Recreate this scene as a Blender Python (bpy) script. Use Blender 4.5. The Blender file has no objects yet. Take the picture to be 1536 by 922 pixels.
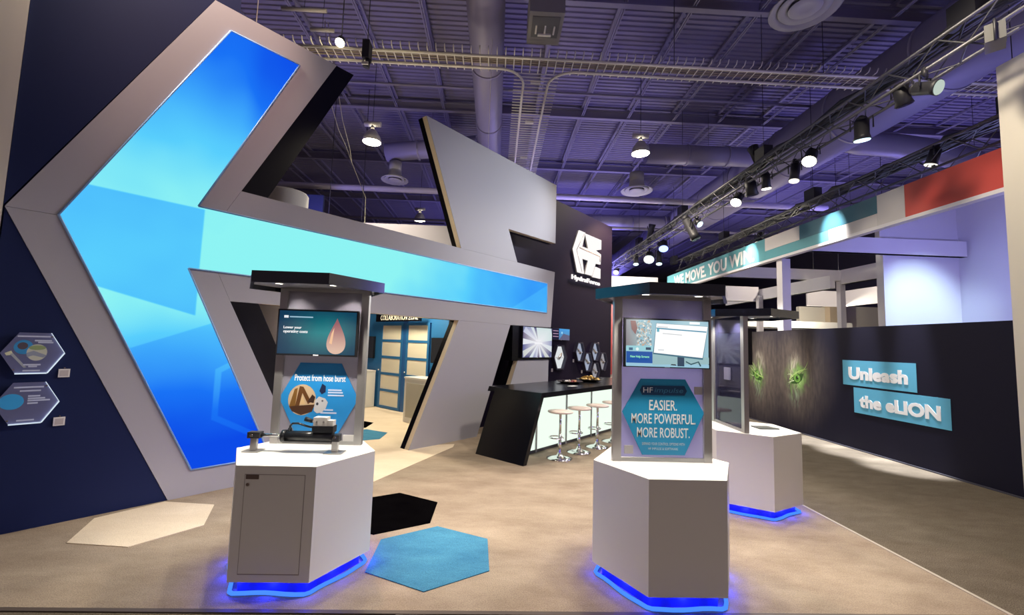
import bpy, bmesh, math, random
from mathutils import Vector, Matrix
PI = math.pi
random.seed(7)
SC = bpy.context.scene
COL = SC.collection

# ------------------------------------------------------------------ camera
cam_d = bpy.data.cameras.new('camera'); cam = bpy.data.objects.new('camera', cam_d); COL.objects.link(cam)
F_PX, PITCH, ROLL, YAW = 645.0, .084, .031, .037
fw = Vector((math.sin(YAW)*math.cos(PITCH), math.cos(YAW)*math.cos(PITCH), math.sin(PITCH)))
r0 = Vector((math.cos(YAW), -math.sin(YAW), 0)); u0 = r0.cross(fw)
rr = math.cos(ROLL)*r0 + math.sin(ROLL)*u0; uu = -math.sin(ROLL)*r0 + math.cos(ROLL)*u0
cam.matrix_world = Matrix(((rr.x, uu.x, -fw.x, 0), (rr.y, uu.y, -fw.y, 0), (rr.z, uu.z, -fw.z, 1.7), (0, 0, 0, 1)))
cam_d.sensor_width = 36; cam_d.lens = 36*F_PX/1536; cam_d.clip_end = 200; cam_d.clip_start = .05
SC.camera = cam
vs = SC.view_settings
vs.view_transform = 'Standard'; vs.look = 'None'; vs.gamma = 1; vs.use_curve_mapping = False; vs.exposure = 0.0

# frame of the slanted portal wall: local x along the wall, local y into the depth
W0 = Vector((-3.267, 4.657, 0)); WA = .734; WROT = PI/2-WA
WD = Vector((math.sin(WA), math.cos(WA), 0)); WN = Vector((math.cos(WA), -math.sin(WA), 0))
def onW(s, n, z=0): return tuple(W0+WD*s+WN*n+Vector((0, 0, z)))
def wxy(s, n): p = onW(s, n); return (p[0], p[1])

# ------------------------------------------------------------------ world and hall lights
wld = bpy.data.worlds.new('hall_ambient'); SC.world = wld; wld.use_nodes = True
bg = wld.node_tree.nodes['Background']; bg.inputs[0].default_value = (.36, .27, .32, 1); bg.inputs[1].default_value = .3

def lamp(kind, loc, energy, color, target=None, size=60, blend=.4, radius=.1, name='lamp'):
    d = bpy.data.lights.new(name, kind); d.energy = energy; d.color = color; d.shadow_soft_size = radius
    if kind == 'SPOT': d.spot_size = math.radians(size); d.spot_blend = blend
    o = bpy.data.objects.new(name, d); COL.objects.link(o); o.location = loc
    if target is not None:
        o.rotation_euler = (Vector(target)-Vector(loc)).to_track_quat('-Z', 'Y').to_euler()
    return o
WARM = (1, .86, .68); NEUT = (1, .95, .88); VIO = (.32, .28, 1.0); BLUE = (.18, .3, 1)
# high bay grid of the hall (7.3 m apart, three of them are in view)
for (x, y, e) in ((-3.65, 3.9, 520), (3.65, 3.9, 850), (-3.5, 11.33, 1000), (3.81, 11.25, 1000), (-3.5, 18.75, 1000), (3.7, 18.7, 1000),
                  (-3.65, -3.5, 200), (3.65, -3.5, 200), (10.9, 13.2, 900), (10.9, 3.9, 300)):
    lamp('SPOT', (x, y, 6.85), e, WARM, (x, y, 0), 140, .6, .22, 'high_bay_light')
# added violet fill lamps without fixtures, turned up to tint the ceiling
for (x, y, z, e) in ((5.0, 1.0, 3.0, 520), (-5.5, 12, 4.0, 330), (13.2, 13, 4.0, 760), (5.0, 20, 4.6, 1000), (13, 20, 4.6, 850), (-1, 24, 4, 750), (2.4, 13.5, 3.8, 430), (8, 32, 4, 1500)):
    lamp('SPOT', (x, y, z), e, VIO, (x, y, 9.5), 150, .8, .5, 'violet_ceiling_fill')
# white wash from the lighting truss on the booth
lamp('SPOT', (5.6, 7.6, 5.0), 800, NEUT, (-1.2, 3.6, .4), 46, .5, .12, 'wash_spot')
lamp('SPOT', (5.6, 6.7, 5.0), 420, NEUT, (2.9, 4.9, .9), 44, .6, .12, 'wash_spot')
lamp('SPOT', (5.6, 10.1, 5.0), 800, NEUT, (1.2, 7.6, 1.2), 50, .6, .12, 'wash_spot')
lamp('SPOT', (-2.6, 6.9, 6.6), 800, (1, .66, .56), (1.1, 3.1, .4), 50, .5, .12, 'wash_spot')  # unseen pinkish lamp high over the portal, off the truss

lamp('SPOT', (5.5, 8.6, 5.0), 900, (.92, .95, 1), onW(5.2, 0, 4.4), 40, .8, .15, 'wash_spot')  # added lamp that brightens the upper limb of the portal
# ------------------------------------------------------------------ materials
MATS = {}
def mat(name, color, rough=.5, metal=0., emit=None, strength=0., noise=None, bump=None, spec=.5, coat=0.):
    if name in MATS: return MATS[name]
    m = bpy.data.materials.new(name); m.use_nodes = True; nt = m.node_tree; b = nt.nodes['Principled BSDF']
    b.inputs['Base Color'].default_value = (*color, 1); b.inputs['Roughness'].default_value = rough; b.inputs['Metallic'].default_value = metal
    b.inputs['Specular IOR Level'].default_value = spec
    if coat: b.inputs['Coat Weight'].default_value = coat; b.inputs['Coat Roughness'].default_value = .08
    if emit: b.inputs['Emission Color'].default_value = (*emit, 1); b.inputs['Emission Strength'].default_value = strength
    tc = None
    if noise:      # (scale, color2, detail) mottling between two colours
        tc = nt.nodes.new('ShaderNodeTexCoord'); n = nt.nodes.new('ShaderNodeTexNoise'); n.inputs['Scale'].default_value = noise[0]; n.inputs['Detail'].default_value = noise[2]
        rp = nt.nodes.new('ShaderNodeValToRGB'); rp.color_ramp.elements[0].position = .35; rp.color_ramp.elements[1].position = .65
        rp.color_ramp.elements[0].color = (*color, 1); rp.color_ramp.elements[1].color = (*noise[1], 1)
        nt.links.new(tc.outputs['Object'], n.inputs['Vector']); nt.links.new(n.outputs['Fac'], rp.inputs['Fac']); nt.links.new(rp.outputs['Color'], b.inputs['Base Color'])
    if bump:       # (scale, strength)
        tc = tc or nt.nodes.new('ShaderNodeTexCoord'); n2 = nt.nodes.new('ShaderNodeTexNoise'); n2.inputs['Scale'].default_value = bump[0]; n2.inputs['Detail'].default_value = 3
        bp = nt.nodes.new('ShaderNodeBump'); bp.inputs['Strength'].default_value = bump[1]; bp.inputs['Distance'].default_value = .01
        nt.links.new(tc.outputs['Object'], n2.inputs['Vector']); nt.links.new(n2.outputs['Fac'], bp.inputs['Height']); nt.links.new(bp.outputs['Normal'], b.inputs['Normal'])
    MATS[name] = m; return m
def emis(name, color, strength):
    if name in MATS: return MATS[name]
    m = bpy.data.materials.new(name); m.use_nodes = True; nt = m.node_tree; nt.nodes.clear()
    e = nt.nodes.new('ShaderNodeEmission'); e.inputs[0].default_value = (*color, 1); e.inputs[1].default_value = strength
    o = nt.nodes.new('ShaderNodeOutputMaterial'); nt.links.new(e.outputs[0], o.inputs[0]); MATS[name] = m; return m
def print_mat(name, strength=None):   # flat print / screen picture: colour from the face colours of the print
    m = bpy.data.materials.new(name); m.use_nodes = True; nt = m.node_tree
    a = nt.nodes.new('ShaderNodeVertexColor'); a.layer_name = 'ink'; b = nt.nodes['Principled BSDF']
    if strength is None:
        nt.links.new(a.outputs[0], b.inputs['Base Color']); b.inputs['Roughness'].default_value = .4
    else:
        b.inputs['Base Color'].default_value = (.01, .01, .01, 1); b.inputs['Roughness'].default_value = .25
        nt.links.new(a.outputs[0], b.inputs['Emission Color']); b.inputs['Emission Strength'].default_value = strength
    MATS[name] = m; return m
def carpet(name, c1, c2, big=1.3, fine=(.8, 1.2)):
    m = bpy.data.materials.new(name); m.use_nodes = True; nt = m.node_tree; b = nt.nodes['Principled BSDF']; L = nt.links
    tc = nt.nodes.new('ShaderNodeTexCoord')
    mp = nt.nodes.new('ShaderNodeMapping'); mp.inputs['Scale'].default_value = (1, 2.2, 1); mp.inputs['Rotation'].default_value = (0, 0, .5)
    n1 = nt.nodes.new('ShaderNodeTexNoise'); n1.inputs['Scale'].default_value = big; n1.inputs['Detail'].default_value = 4; n1.inputs['Roughness'].default_value = .65
    rp = nt.nodes.new('ShaderNodeValToRGB'); rp.color_ramp.elements[0].position = .3; rp.color_ramp.elements[1].position = .7
    rp.color_ramp.elements[0].color = (*c1, 1); rp.color_ramp.elements[1].color = (*c2, 1)
    n2 = nt.nodes.new('ShaderNodeTexNoise'); n2.inputs['Scale'].default_value = 140; n2.inputs['Detail'].default_value = 2
    mr = nt.nodes.new('ShaderNodeMapRange'); mr.inputs[1].default_value = .3; mr.inputs[2].default_value = .7; mr.inputs[3].default_value = fine[0]; mr.inputs[4].default_value = fine[1]
    mx = nt.nodes.new('ShaderNodeVectorMath'); mx.operation = 'SCALE'
    L.new(tc.outputs['Object'], mp.inputs[0]); L.new(mp.outputs[0], n1.inputs['Vector']); L.new(tc.outputs['Object'], n2.inputs['Vector'])
    L.new(n1.outputs['Fac'], rp.inputs['Fac']); L.new(n2.outputs['Fac'], mr.inputs[0]); L.new(rp.outputs['Color'], mx.inputs[0]); L.new(mr.outputs[0], mx.inputs['Scale'])
    L.new(mx.outputs[0], b.inputs['Base Color']); b.inputs['Roughness'].default_value = .95; b.inputs['Specular IOR Level'].default_value = .1
    bp = nt.nodes.new('ShaderNodeBump'); bp.inputs['Strength'].default_value = .5; bp.inputs['Distance'].default_value = .006
    L.new(n2.outputs['Fac'], bp.inputs['Height']); L.new(bp.outputs['Normal'], b.inputs['Normal'])
    MATS[name] = m; return m
def sheet(name, color, clear, rough, gloss=1.0, tint=(1, 1, 1)):   # acrylic or glass sheet: part see-through, part film, with a surface reflection
    m = bpy.data.materials.new(name); m.use_nodes = True; nt = m.node_tree; nt.nodes.clear(); L = nt.links
    t = nt.nodes.new('ShaderNodeBsdfTransparent'); t.inputs[0].default_value = (*tint, 1); d = nt.nodes.new('ShaderNodeBsdfPrincipled'); g = nt.nodes.new('ShaderNodeBsdfGlossy')
    d.inputs['Base Color'].default_value = (*color, 1); d.inputs['Roughness'].default_value = .6; g.inputs['Roughness'].default_value = rough
    m1 = nt.nodes.new('ShaderNodeMixShader'); m1.inputs[0].default_value = clear
    fr = nt.nodes.new('ShaderNodeFresnel'); fr.inputs[0].default_value = 1.5
    ml = nt.nodes.new('ShaderNodeMath'); ml.operation = 'MULTIPLY'; ml.inputs[1].default_value = gloss
    m2 = nt.nodes.new('ShaderNodeMixShader'); o = nt.nodes.new('ShaderNodeOutputMaterial')
    tl = nt.nodes.new('ShaderNodeBsdfTranslucent'); tl.inputs[0].default_value = (*color, 1); m0 = nt.nodes.new('ShaderNodeMixShader'); m0.inputs[0].default_value = .45
    L.new(d.outputs[0], m0.inputs[1]); L.new(tl.outputs[0], m0.inputs[2])
    L.new(m0.outputs[0], m1.inputs[1]); L.new(t.outputs[0], m1.inputs[2]); L.new(fr.outputs[0], ml.inputs[0]); L.new(ml.outputs[0], m2.inputs[0])
    L.new(m1.outputs[0], m2.inputs[1]); L.new(g.outputs[0], m2.inputs[2]); L.new(m2.outputs[0], o.inputs[0]); MATS[name] = m; return m

CANOPY = mat('canopy_black', (.004, .008, .020), .16, spec=.8, coat=.35)
PORTAL = mat('grey_wrap', (.42, .415, .46), .55, bump=(90, .03))
EDGE = mat('cream_edge', (.72, .62, .47), .6)
BLACK = mat('black_laminate', (.004, .004, .007), .22, spec=.35)
NAVY = mat('navy_wall', (.012, .020, .078), .6, spec=.15, bump=(120, .03))
DARKWALL = mat('dark_wall', (.016, .012, .034), .6, spec=.12)
CREAMW = mat('cream_wall', (.74, .70, .60), .7)
WHITE = mat('white_laminate', (.76, .75, .73), .45)
WHITEW = mat('white_wall', (.75, .74, .78), .6)
GREYW = mat('grey_wall', (.30, .29, .32), .7)
ALU = mat('brushed_aluminium', (.55, .54, .53), .38, .85)
CHROME = mat('chrome', (.8, .8, .8), .12, 1.)
STEEL = mat('galvanised_steel', (.78, .75, .68), .45, .1)
DUCT = mat('duct_metal', (.30, .28, .41), .5, .1)
BEAMC = mat('painted_steel', (.24, .22, .31), .7)
DECK = mat('deck_paint', (.22, .20, .30), .85)
RIG = mat('rig_black', (.025, .025, .03), .5)
TRUSSM = mat('truss_metal', (.16, .16, .17), .45, .5)
BLUEP = mat('blue_paint', (.02, .14, .36), .5)
FROST = mat('frosted_pane', (.74, .70, .60), .5)
INK_W = mat('white_ink', (.85, .85, .85), .5)
INK_G = mat('grey_ink', (.62, .62, .66), .5)
POSTER = mat('poster_blue', (.015, .23, .58), .45)
POSTER2 = mat('poster_teal', (.012, .26, .50), .45)
SEATM = mat('stool_seat', (.78, .66, .60), .45)
CARD = mat('white_card', (.8, .78, .76), .6)
SOFFIT = mat('canopy_soffit', (.36, .36, .38), .5)
PRINT = print_mat('print_ink')
SCREEN = print_mat('screen_picture', 1.0)
FILM = sheet('lavender_film', (.60, .58, 1.0), .15, .3, 2.0)
GREYFILM = sheet('grey_film', (.40, .38, .46), .15, .2, 1.5)
GLASS = sheet('clear_glass', (.16, .16, .40), .80, .03, 1.2, (.55, .58, .88))
ACRYL = sheet('acrylic', (.34, .38, .72), .35, .05, 1.5)
C_BEIGE = carpet('carpet_beige', (.245, .192, .145), (.36, .295, .228), 1.6)
C_AISLE = carpet('carpet_aisle', (.105, .088, .066), (.145, .122, .094), 3, (.55, 1.5))
C_CREAM = carpet('carpet_cream_and_light_pool', (.66, .55, .42), (.74, .64, .50), 1.5, (.92, 1.08))
C_BLUE = carpet('carpet_blue', (.040, .165, .29), (.065, .235, .37), 3)
C_BLACK = carpet('carpet_black', (.0012, .001, .0014), (.0022, .002, .0024), 3); C_BLACK.node_tree.nodes['Principled BSDF'].inputs['Specular IOR Level'].default_value = 0

# ------------------------------------------------------------------ mesh builders
def frame_from(d):
    d = Vector(d).normalized(); a = Vector((0, 0, 1)) if abs(d.z) < .9 else Vector((1, 0, 0))
    x = d.cross(a).normalized(); return x, x.cross(d).normalized(), d
class MB:
    def __init__(s): s.v = []; s.f = []; s.smooth = []
    def _add(s, vs_, fs, sm=False):
        o = len(s.v); s.v += [tuple(p) for p in vs_]; s.f += [tuple(i+o for i in f) for f in fs]; s.smooth += [sm]*len(fs); return s
    def box(s, x0, x1, y0, y1, z0, z1):
        return s._add([(x0, y0, z0), (x1, y0, z0), (x1, y1, z0), (x0, y1, z0), (x0, y0, z1), (x1, y0, z1), (x1, y1, z1), (x0, y1, z1)],
                      [(3, 2, 1, 0), (4, 5, 6, 7), (0, 1, 5, 4), (1, 2, 6, 5), (2, 3, 7, 6), (3, 0, 4, 7)])
    def prism(s, pts, y0, y1):          # polygon in local x,z extruded along y
        n = len(pts); A = sum(pts[i][0]*pts[(i+1) % n][1]-pts[(i+1) % n][0]*pts[i][1] for i in range(n))
        if A < 0: pts = pts[::-1]
        return s._add([(p[0], y0, p[1]) for p in pts]+[(p[0], y1, p[1]) for p in pts],
                      [tuple(range(n)), tuple(range(2*n-1, n-1, -1))]+[(i, i+n, (i+1) % n+n, (i+1) % n) for i in range(n)])
    def slab(s, pts, z0, z1):           # polygon in x,y extruded along z
        n = len(pts); A = sum(pts[i][0]*pts[(i+1) % n][1]-pts[(i+1) % n][0]*pts[i][1] for i in range(n))
        if A < 0: pts = pts[::-1]
        return s._add([(p[0], p[1], z0) for p in pts]+[(p[0], p[1], z1) for p in pts],
                      [tuple(range(n-1, -1, -1)), tuple(range(n, 2*n))]+[(i, (i+1) % n, (i+1) % n+n, i+n) for i in range(n)])
    def ring(s, outer, inner, z0, z1):  # hollow polygon wall, outer and inner in x,y with equal count
        n = len(outer)
        vs_ = [(p[0], p[1], z) for z in (z0, z1) for q in (outer, inner) for p in q]
        fs = []
        for i in range(n):
            j = (i+1) % n
            fs += [(i, j, 2*n+j, 2*n+i), (n+j, n+i, 3*n+i, 3*n+j), (i, n+i, n+j, j), (2*n+i, 2*n+j, 3*n+j, 3*n+i)]
        return s._add(vs_, fs)
    def cyl(s, p0, p1, r0, r1=None, n=16, caps=True):
        r1 = r0 if r1 is None else r1; p0 = Vector(p0); p1 = Vector(p1); x, y, d = frame_from(p1-p0)
        c = [(math.cos(2*PI*i/n), math.sin(2*PI*i/n)) for i in range(n)]
        vs_ = [p0+x*(a*r0)+y*(b*r0) for a, b in c]+[p1+x*(a*r1)+y*(b*r1) for a, b in c]
        s._add(vs_, [(i, i+n, (i+1) % n+n, (i+1) % n) for i in range(n)], True)
        if caps: s._add(vs_, [tuple(range(n)), tuple(range(2*n-1, n-1, -1))])
        return s
    def tube(s, pts, r, n=8):
        pts = [Vector(p) for p in pts]; vs_ = []; m = len(pts)
        x = None
        for i, p in enumerate(pts):
            d = (pts[min(i+1, m-1)]-pts[max(i-1, 0)]).normalized()
            if x is None: x, y, _ = frame_from(d)
            else:
                x = (x-d*x.dot(d)).normalized()
            y = d.cross(x)
            vs_ += [p+x*(math.cos(2*PI*k/n)*r)+y*(math.sin(2*PI*k/n)*r) for k in range(n)]
        fs = [(i*n+k, i*n+(k+1) % n, (i+1)*n+(k+1) % n, (i+1)*n+k) for i in range(m-1) for k in range(n)]
        s._add(vs_, fs, True); return s._add(vs_, [tuple(range(n-1, -1, -1)), tuple(range((m-1)*n, m*n))])
    def lathe(s, prof, n=24, c=(0, 0)):  # (r,z) profile about a vertical axis
        vs_ = [(c[0]+r*math.cos(2*PI*k/n), c[1]+r*math.sin(2*PI*k/n), z) for r, z in prof for k in range(n)]; m = len(prof)
        s._add(vs_, [(i*n+k, i*n+(k+1) % n, (i+1)*n+(k+1) % n, (i+1)*n+k) for i in range(m-1) for k in range(n)], True); return s
    def mesh(s, name, m):
        me = bpy.data.meshes.new(name); me.from_pydata(s.v, [], s.f); me.materials.append(m)
        me.polygons.foreach_set('use_smooth', s.smooth); me.validate(); me.update()
        bm = bmesh.new(); bm.from_mesh(me); bmesh.ops.remove_doubles(bm, verts=bm.verts, dist=1e-5); bmesh.ops.recalc_face_normals(bm, faces=bm.faces); bm.to_mesh(me); bm.free()
        return me
    def build(s, name, m, parent=None): return link(name, s.mesh(name, m), parent)
def link(name, me, parent=None):
    o = bpy.data.objects.new(name, me); COL.objects.link(o)
    if parent is not None: o.parent = parent
    return o
class Ink:     # flat coloured print, every polygon its own colour, layers a hair apart
    def __init__(s, y): s.v = []; s.f = []; s.c = []; s.y = y
    def poly(s, pts, c):
        o = len(s.v); s.v += [(p[0], s.y, p[1]) for p in pts]; s.f.append(tuple(range(o, o+len(pts)))); s.c.append([c]*len(pts) if not isinstance(c[0], tuple) else list(c)); s.y -= .00004; return s
    def rect(s, x0, x1, z0, z1, c): return s.poly([(x0, z0), (x1, z0), (x1, z1), (x0, z1)], c)
    def disc(s, x, z, rx, rz, c, n=24): return s.poly([(x+rx*math.cos(2*PI*i/n), z+rz*math.sin(2*PI*i/n)) for i in range(n)], c)
    def build(s, name, m, parent=None):
        me = bpy.data.meshes.new(name); me.from_pydata(s.v, [], s.f); me.materials.append(m)
        a = me.color_attributes.new('ink', 'FLOAT_COLOR', 'CORNER'); k = 0
        for cs in s.c:
            for c in cs: a.data[k].color = (*c, 1); k += 1
        me.update(); return link(name, me, parent)
def srgb(r, g, b): return tuple(((v/255)/12.92 if v <= 10 else ((v/255+.055)/1.055)**2.4) for v in (r, g, b))
def words(text, x0, x1, z0, z1, y, m, parent, bold=.0, depth=.002, shear=0., name='lettering', spacing=1.0):
    cu = bpy.data.curves.new('t', 'FONT'); cu.body = text; cu.size = 1; cu.offset = bold; cu.extrude = .5; cu.resolution_u = 3; cu.space_character = spacing; cu.shear = shear
    o = bpy.data.objects.new('t', cu); COL.objects.link(o); dg = bpy.context.evaluated_depsgraph_get(); me = bpy.data.meshes.new_from_object(o.evaluated_get(dg))
    bpy.data.objects.remove(o); bpy.data.curves.remove(cu)
    xs = [v.co.x for v in me.vertices]; zs = [v.co.y for v in me.vertices]; ax, bx, az, bz = min(xs), max(xs), min(zs), max(zs)
    for v in me.vertices:
        v.co = (x0+(v.co.x-ax)/(bx-ax)*(x1-x0), y-depth*(v.co.z+.5), z0+(v.co.y-az)/(bz-az)*(z1-z0))
    me.materials.clear(); me.materials.append(m); me.name = name; me.flip_normals(); return link(name, me, parent)
def tag(o, label, cat, group=None, kind=None):
    if label: o['label'] = label
    if cat: o['category'] = cat
    if group: o['group'] = group
    if kind: o['kind'] = kind
    return o
def thing(name, label, cat, loc=(0, 0, 0), rz=0., group=None):
    o = bpy.data.objects.new(name, None); COL.objects.link(o); o.location = loc; o.rotation_euler = (0, 0, rz); o.empty_display_size = .1
    return tag(o, label, cat, group)
def struct(o): o['kind'] = 'structure'; return o
def hexpts(r, rot=0., c=(0, 0)): return [(c[0]+r*math.cos(math.radians(rot+60*k)), c[1]+r*math.sin(math.radians(rot+60*k))) for k in range(6)]

# ================================================================== floor
fl = struct(MB().box(-14, 22, -5, 48, -.1, 0).build('floor', C_AISLE))
MB().slab([(-9, 2.88), (3.475, 2.88), (3.475, 13), (-9, 13)], 0, .006).build('carpet_field', C_BEIGE, fl)
MB().slab([wxy(2.96, -.02), wxy(3.55, .02), wxy(3.78, .16), wxy(3.62, .30), wxy(1.7, .95), wxy(1.25, .3), wxy(1.25, -6), wxy(5.05, -6), wxy(5.05, -.56), wxy(4.4, -.54), wxy(4.3, -.02)], .0062, .009).build('carpet_cream_and_light_pool', C_CREAM, fl)  # cream carpet, plus a wedge at the leg that paints a light pool
for (x, y, r, m) in ((-.447, 3.603, 32.4, C_BLUE), (-1.0, 4.46, 30, C_BLACK), (-3.05, 4.131, -6, C_CREAM), (-2.36, 7.85, 30, C_BLUE), (-2.87, 8.78, 30, C_BLACK)):
    MB().slab(hexpts(.522, r, (x, y)), .0065, .012).build('carpet_hexagon', m, fl)
struct(MB().box(3.475, 3.505, 2.88, 13, 0, .010).build('trim_1', mat('pale_trim', (.42, .38, .32), .6)))
struct(MB().box(-9, 3.505, 2.845, 2.88, 0, .009).build('trim_2', mat('dark_trim', (.07, .05, .04), .6)))
tag(MB().box(-.56, -.33, 2.70, 2.84, 0, .004).build('floor_label', CARD), 'small white tape label on the dark floor at the front carpet edge', 'label')

# ================================================================== ceiling
cb = MB(); P = []; x = -3.
while x < 48:
    P += [(x, 9.535), (x+.07, 9.535), (x+.085, 9.5), (x+.15, 9.5)]; x += .165
cb._add([(-14, y, z) for y, z in P]+[(22, y, z) for y, z in P], [(i, i+1, i+1+len(P), i+len(P)) for i in range(len(P)-1)])
ceil = struct(cb.build('ceiling', DECK))
def joist_mesh():
    b = MB().box(-.04, .04, -3, 46, 9.42, 9.49)
    b.box(-.04, -.012, -3, 46, 9.15, 9.18).box(.012, .04, -3, 46, 9.15, 9.18)
    y = -3.
    while y < 46:
        b.cyl((0, y, 9.17), (0, y+.5, 9.43), .007, n=4, caps=False).cyl((0, y+.5, 9.43), (0, y+1, 9.17), .007, n=4, caps=False); y += 1.
    return b.mesh('joist', BEAMC)
jm = joist_mesh()
for i in range(19):
    o = link('joist', jm, ceil); o.location.x = -10.9+1.5*i
for y in (4.2, 8.7, 13.4, 17.6, 22.5, 28, 36):
    b = MB().box(-13, 21, y-.07, y+.07, 9.36, 9.40).box(-13, 21, y-.012, y+.012, 9.14, 9.36).box(-13, 21, y-.07, y+.07, 9.10, 9.14)
    b.build('girder', BEAMC, ceil)
for (y, z, r, m) in ((10.9, 8.4, .035, BEAMC), (14.1, 6.70, .10, mat('pale_pipe', (.60, .56, .70), .5)), (17.3, 6.62, .05, BEAMC), (6.0, 8.3, .03, BEAMC)):
    tag(MB().cyl((-12, y, z), (11.3, y, z), r, n=12).build('ceiling_pipe', m), {10.9: 'thin sprinkler pipe crossing the ceiling above the cable tray', 14.1: 'long pale horizontal pipe crossing below the dark ceiling behind the lamps',
        17.3: 'far thin pipe crossing the hall ceiling', 6.0: 'thin pipe crossing the ceiling in front of the cable tray'}[y], 'pipe')
HALL = mat('hall_end', (.10, .09, .14), .8)
struct(MB().box(-14, 22, 47.8, 48, 0, 9.6).build('wall_far', HALL)); struct(MB().box(-14.2, -14, -5, 48, 0, 9.6).build('wall_hall_left', HALL)); struct(MB().box(22, 22.2, -5, 48, 0, 9.6).build('wall_hall_right', HALL))

def duct(label, p0, p1, r, seam=1.5, m=DUCT):
    t = thing('air_duct', label, 'duct', p0); p0 = Vector(p0); d = Vector(p1)-p0; L = d.length; d.normalize()
    MB().cyl((0, 0, 0), d*L, r, n=28).build('pipe', m, t)
    k = seam
    while k < L:
        MB().cyl(d*(k-.03), d*(k+.03), r+.022, n=28).build('seam_band', m, t); k += seam
    return t
duct('large round duct running down the middle of the ceiling', (-.39, -1, 8.1), (-.39, 40, 8.1), .37, 2.6)
duct('big violet lit round duct running above the right lighting truss', (8.6, 1, 7.6), (8.6, 34, 7.6), .75, 2.2)
duct('short cross duct behind the right hand ceiling lamp', (4.3, 12.2, 7.45), (7.86, 12.1, 7.45), .28, 1.2)
duct('far cross duct low under the ceiling behind the logo wall', (3.2, 19.6, 7.5), (7.86, 19.4, 7.5), .35, 1.5)
duct('branch duct feeding the left round diffuser', (-3.6, 13.2, 7.55), (-.78, 13.0, 7.85), .28, 1.0)
t = thing('duct_elbow', 'curved duct branch leaving the big right duct above the red header', 'duct', (9.3, 10.8, 7.0))
MB().tube([(-.5, 0, .5), (.3, -.05, .35), (1.2, -.1, .3), (2.0, -.3, .1), (2.5, -.7, -.3), (2.6, -1.0, -.7)], .3, 16).build('pipe', DUCT, t)

# cable ladder tray: long run across plus a branch that turns away
TY0, TY1, TZ = 7.58, 7.92, 7.0
t = thing('cable_tray', 'galvanised cable ladder tray hung across the ceiling with a branch turning away', 'cable tray', (0, 0, TZ))
bx0, bx1 = .40, .90
fil = [(.40-.55*(1-math.sin(a)), TY1+.55*(1-math.cos(a))) for a in [PI/2*k/6 for k in range(7)]]
arcL = [(bx0-.5+.5*math.sin(a), TY1+.5-.5*math.cos(a), 0) for a in [PI/2*k/8 for k in range(9)]]
arcR = [(bx1+.5-.5*math.sin(a), TY1+.5-.5*math.cos(a), 0) for a in [PI/2*k/8 for k in range(9)]]
for p in ([(-4.4, TY0, 0), (13, TY0, 0)], [(-4.4, TY1, 0)]+arcL+[(bx0, 20, 0)], [(13, TY1, 0)]+arcR+[(bx1, 20, 0)]):
    MB().tube(p, .026, 6).build('rail', STEEL, t)
for k in range(4): MB().tube([(-4.4+1.16*i, TY0+.07+.065*k+random.uniform(-.012, .012), .055) for i in range(16)], .018, 6).build('tray_cable', mat('tray_cables', (.30, .25, .20), .6), t)
rm = MB().tube([(0, -.31, .10), (0, -.27, .035), (0, -.17, .028), (0, .17, .028), (0, .30, .028)], .011, 4).mesh('rung', STEEL)
k = -4.3
while k < 13:
    o = link('rung', rm, t); o.location = (k, (TY0+TY1)/2, 0); k += .16
rm2 = MB().cyl((-.45, 0, .028), (.45, 0, .028), .011, n=4).mesh('rung', STEEL)
k = TY1+.15
while k < 15.5:
    o = link('rung', rm2, t); o.location = ((bx0+bx1)/2, k, 0); k += .115
for y in (8.4, 10, 12): MB().box(-.1, .1, -.03, .03, .03, .09).build('clamp', STEEL, t).location = (.65, y, 0)
for x in (-3, 3.2, 6.1): MB().cyl((0, 0, 0), (0, 0, 2.4), .008, n=4).build('hanger_rod', RIG, t).location = (x, TY0, 0)

t = thing('flood_light', 'small bright flood light shining above the cable tray by the portal tip', 'spotlight', (-2.88, 7.27, 6.85))
MB().cyl((0, .0, .10), (0, -.06, -.01), .06, .085, n=16).build('can', RIG, t); MB().cyl((0, -.062, -.014), (0, -.068, -.024), .075, n=16).build('lens', emis('flood_glow', (1, .88, .6), 30), t); MB().cyl((0, 0, .1), (0, 0, 2.4), .008, n=4).build('hanger_rod', RIG, t)
lamp('POINT', (-2.9, 7.2, 6.85), 60, (1, .82, .5), None, radius=.08, name='flood_light_glow')
t = thing('dark_projector', 'black hanging projector fixture just right of the small flood light', 'spotlight', (-2.40, 7.20, 6.70))
MB().box(-.06, .06, -.09, .09, -.16, .16).build('housing', RIG, t); MB().cyl((0, 0, -.30), (.03, -.02, -.16), .06, .05, n=12).build('snoot', RIG, t); MB().cyl((0, 0, .16), (0, 0, 2.5), .008, n=4).build('hanger_rod', RIG, t); MB().box(-.05, .06, -.1, -.08, -.30, -.25).build('reflector_tip', STEEL, t)
for x0, x1, y, z, l in ((-4.05, -3.25, 7.45, 7.6, 'short pale conduit near the top of the portal, the longer one'), (-3.75, -3.3, 7.95, 7.6, 'short pale conduit just above the portal tip, the smaller one')):
    t = thing('conduit_strip', l, 'conduit', (x0, y, z)); MB().cyl((0, 0, 0), (x1-x0, 0, 0), .035, n=8).build('pipe', mat('conduit_pale', (.5, .47, .45), .5), t); MB().cyl(((x1-x0)/2, 0, 0), ((x1-x0)/2, 0, 1.9), .006, n=4).build('hanger_rod', RIG, t)
for x, y, l in ((-2.31, 13.75, 'flat pale square panel hanging left of the upper grey limb'), (6.75, 13.3, 'flat pale square panel above the right cross duct')):
    t = thing('ceiling_panel', l, 'panel', (x, y, 7.9)); MB().box(-.3, .3, -.3, .3, 0, .05).build('board', mat('panel_pale', (.55, .52, .56), .6), t); MB().cyl((0, 0, .05), (0, 0, 1.6), .006, n=4).build('hanger_rod', RIG, t)
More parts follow.
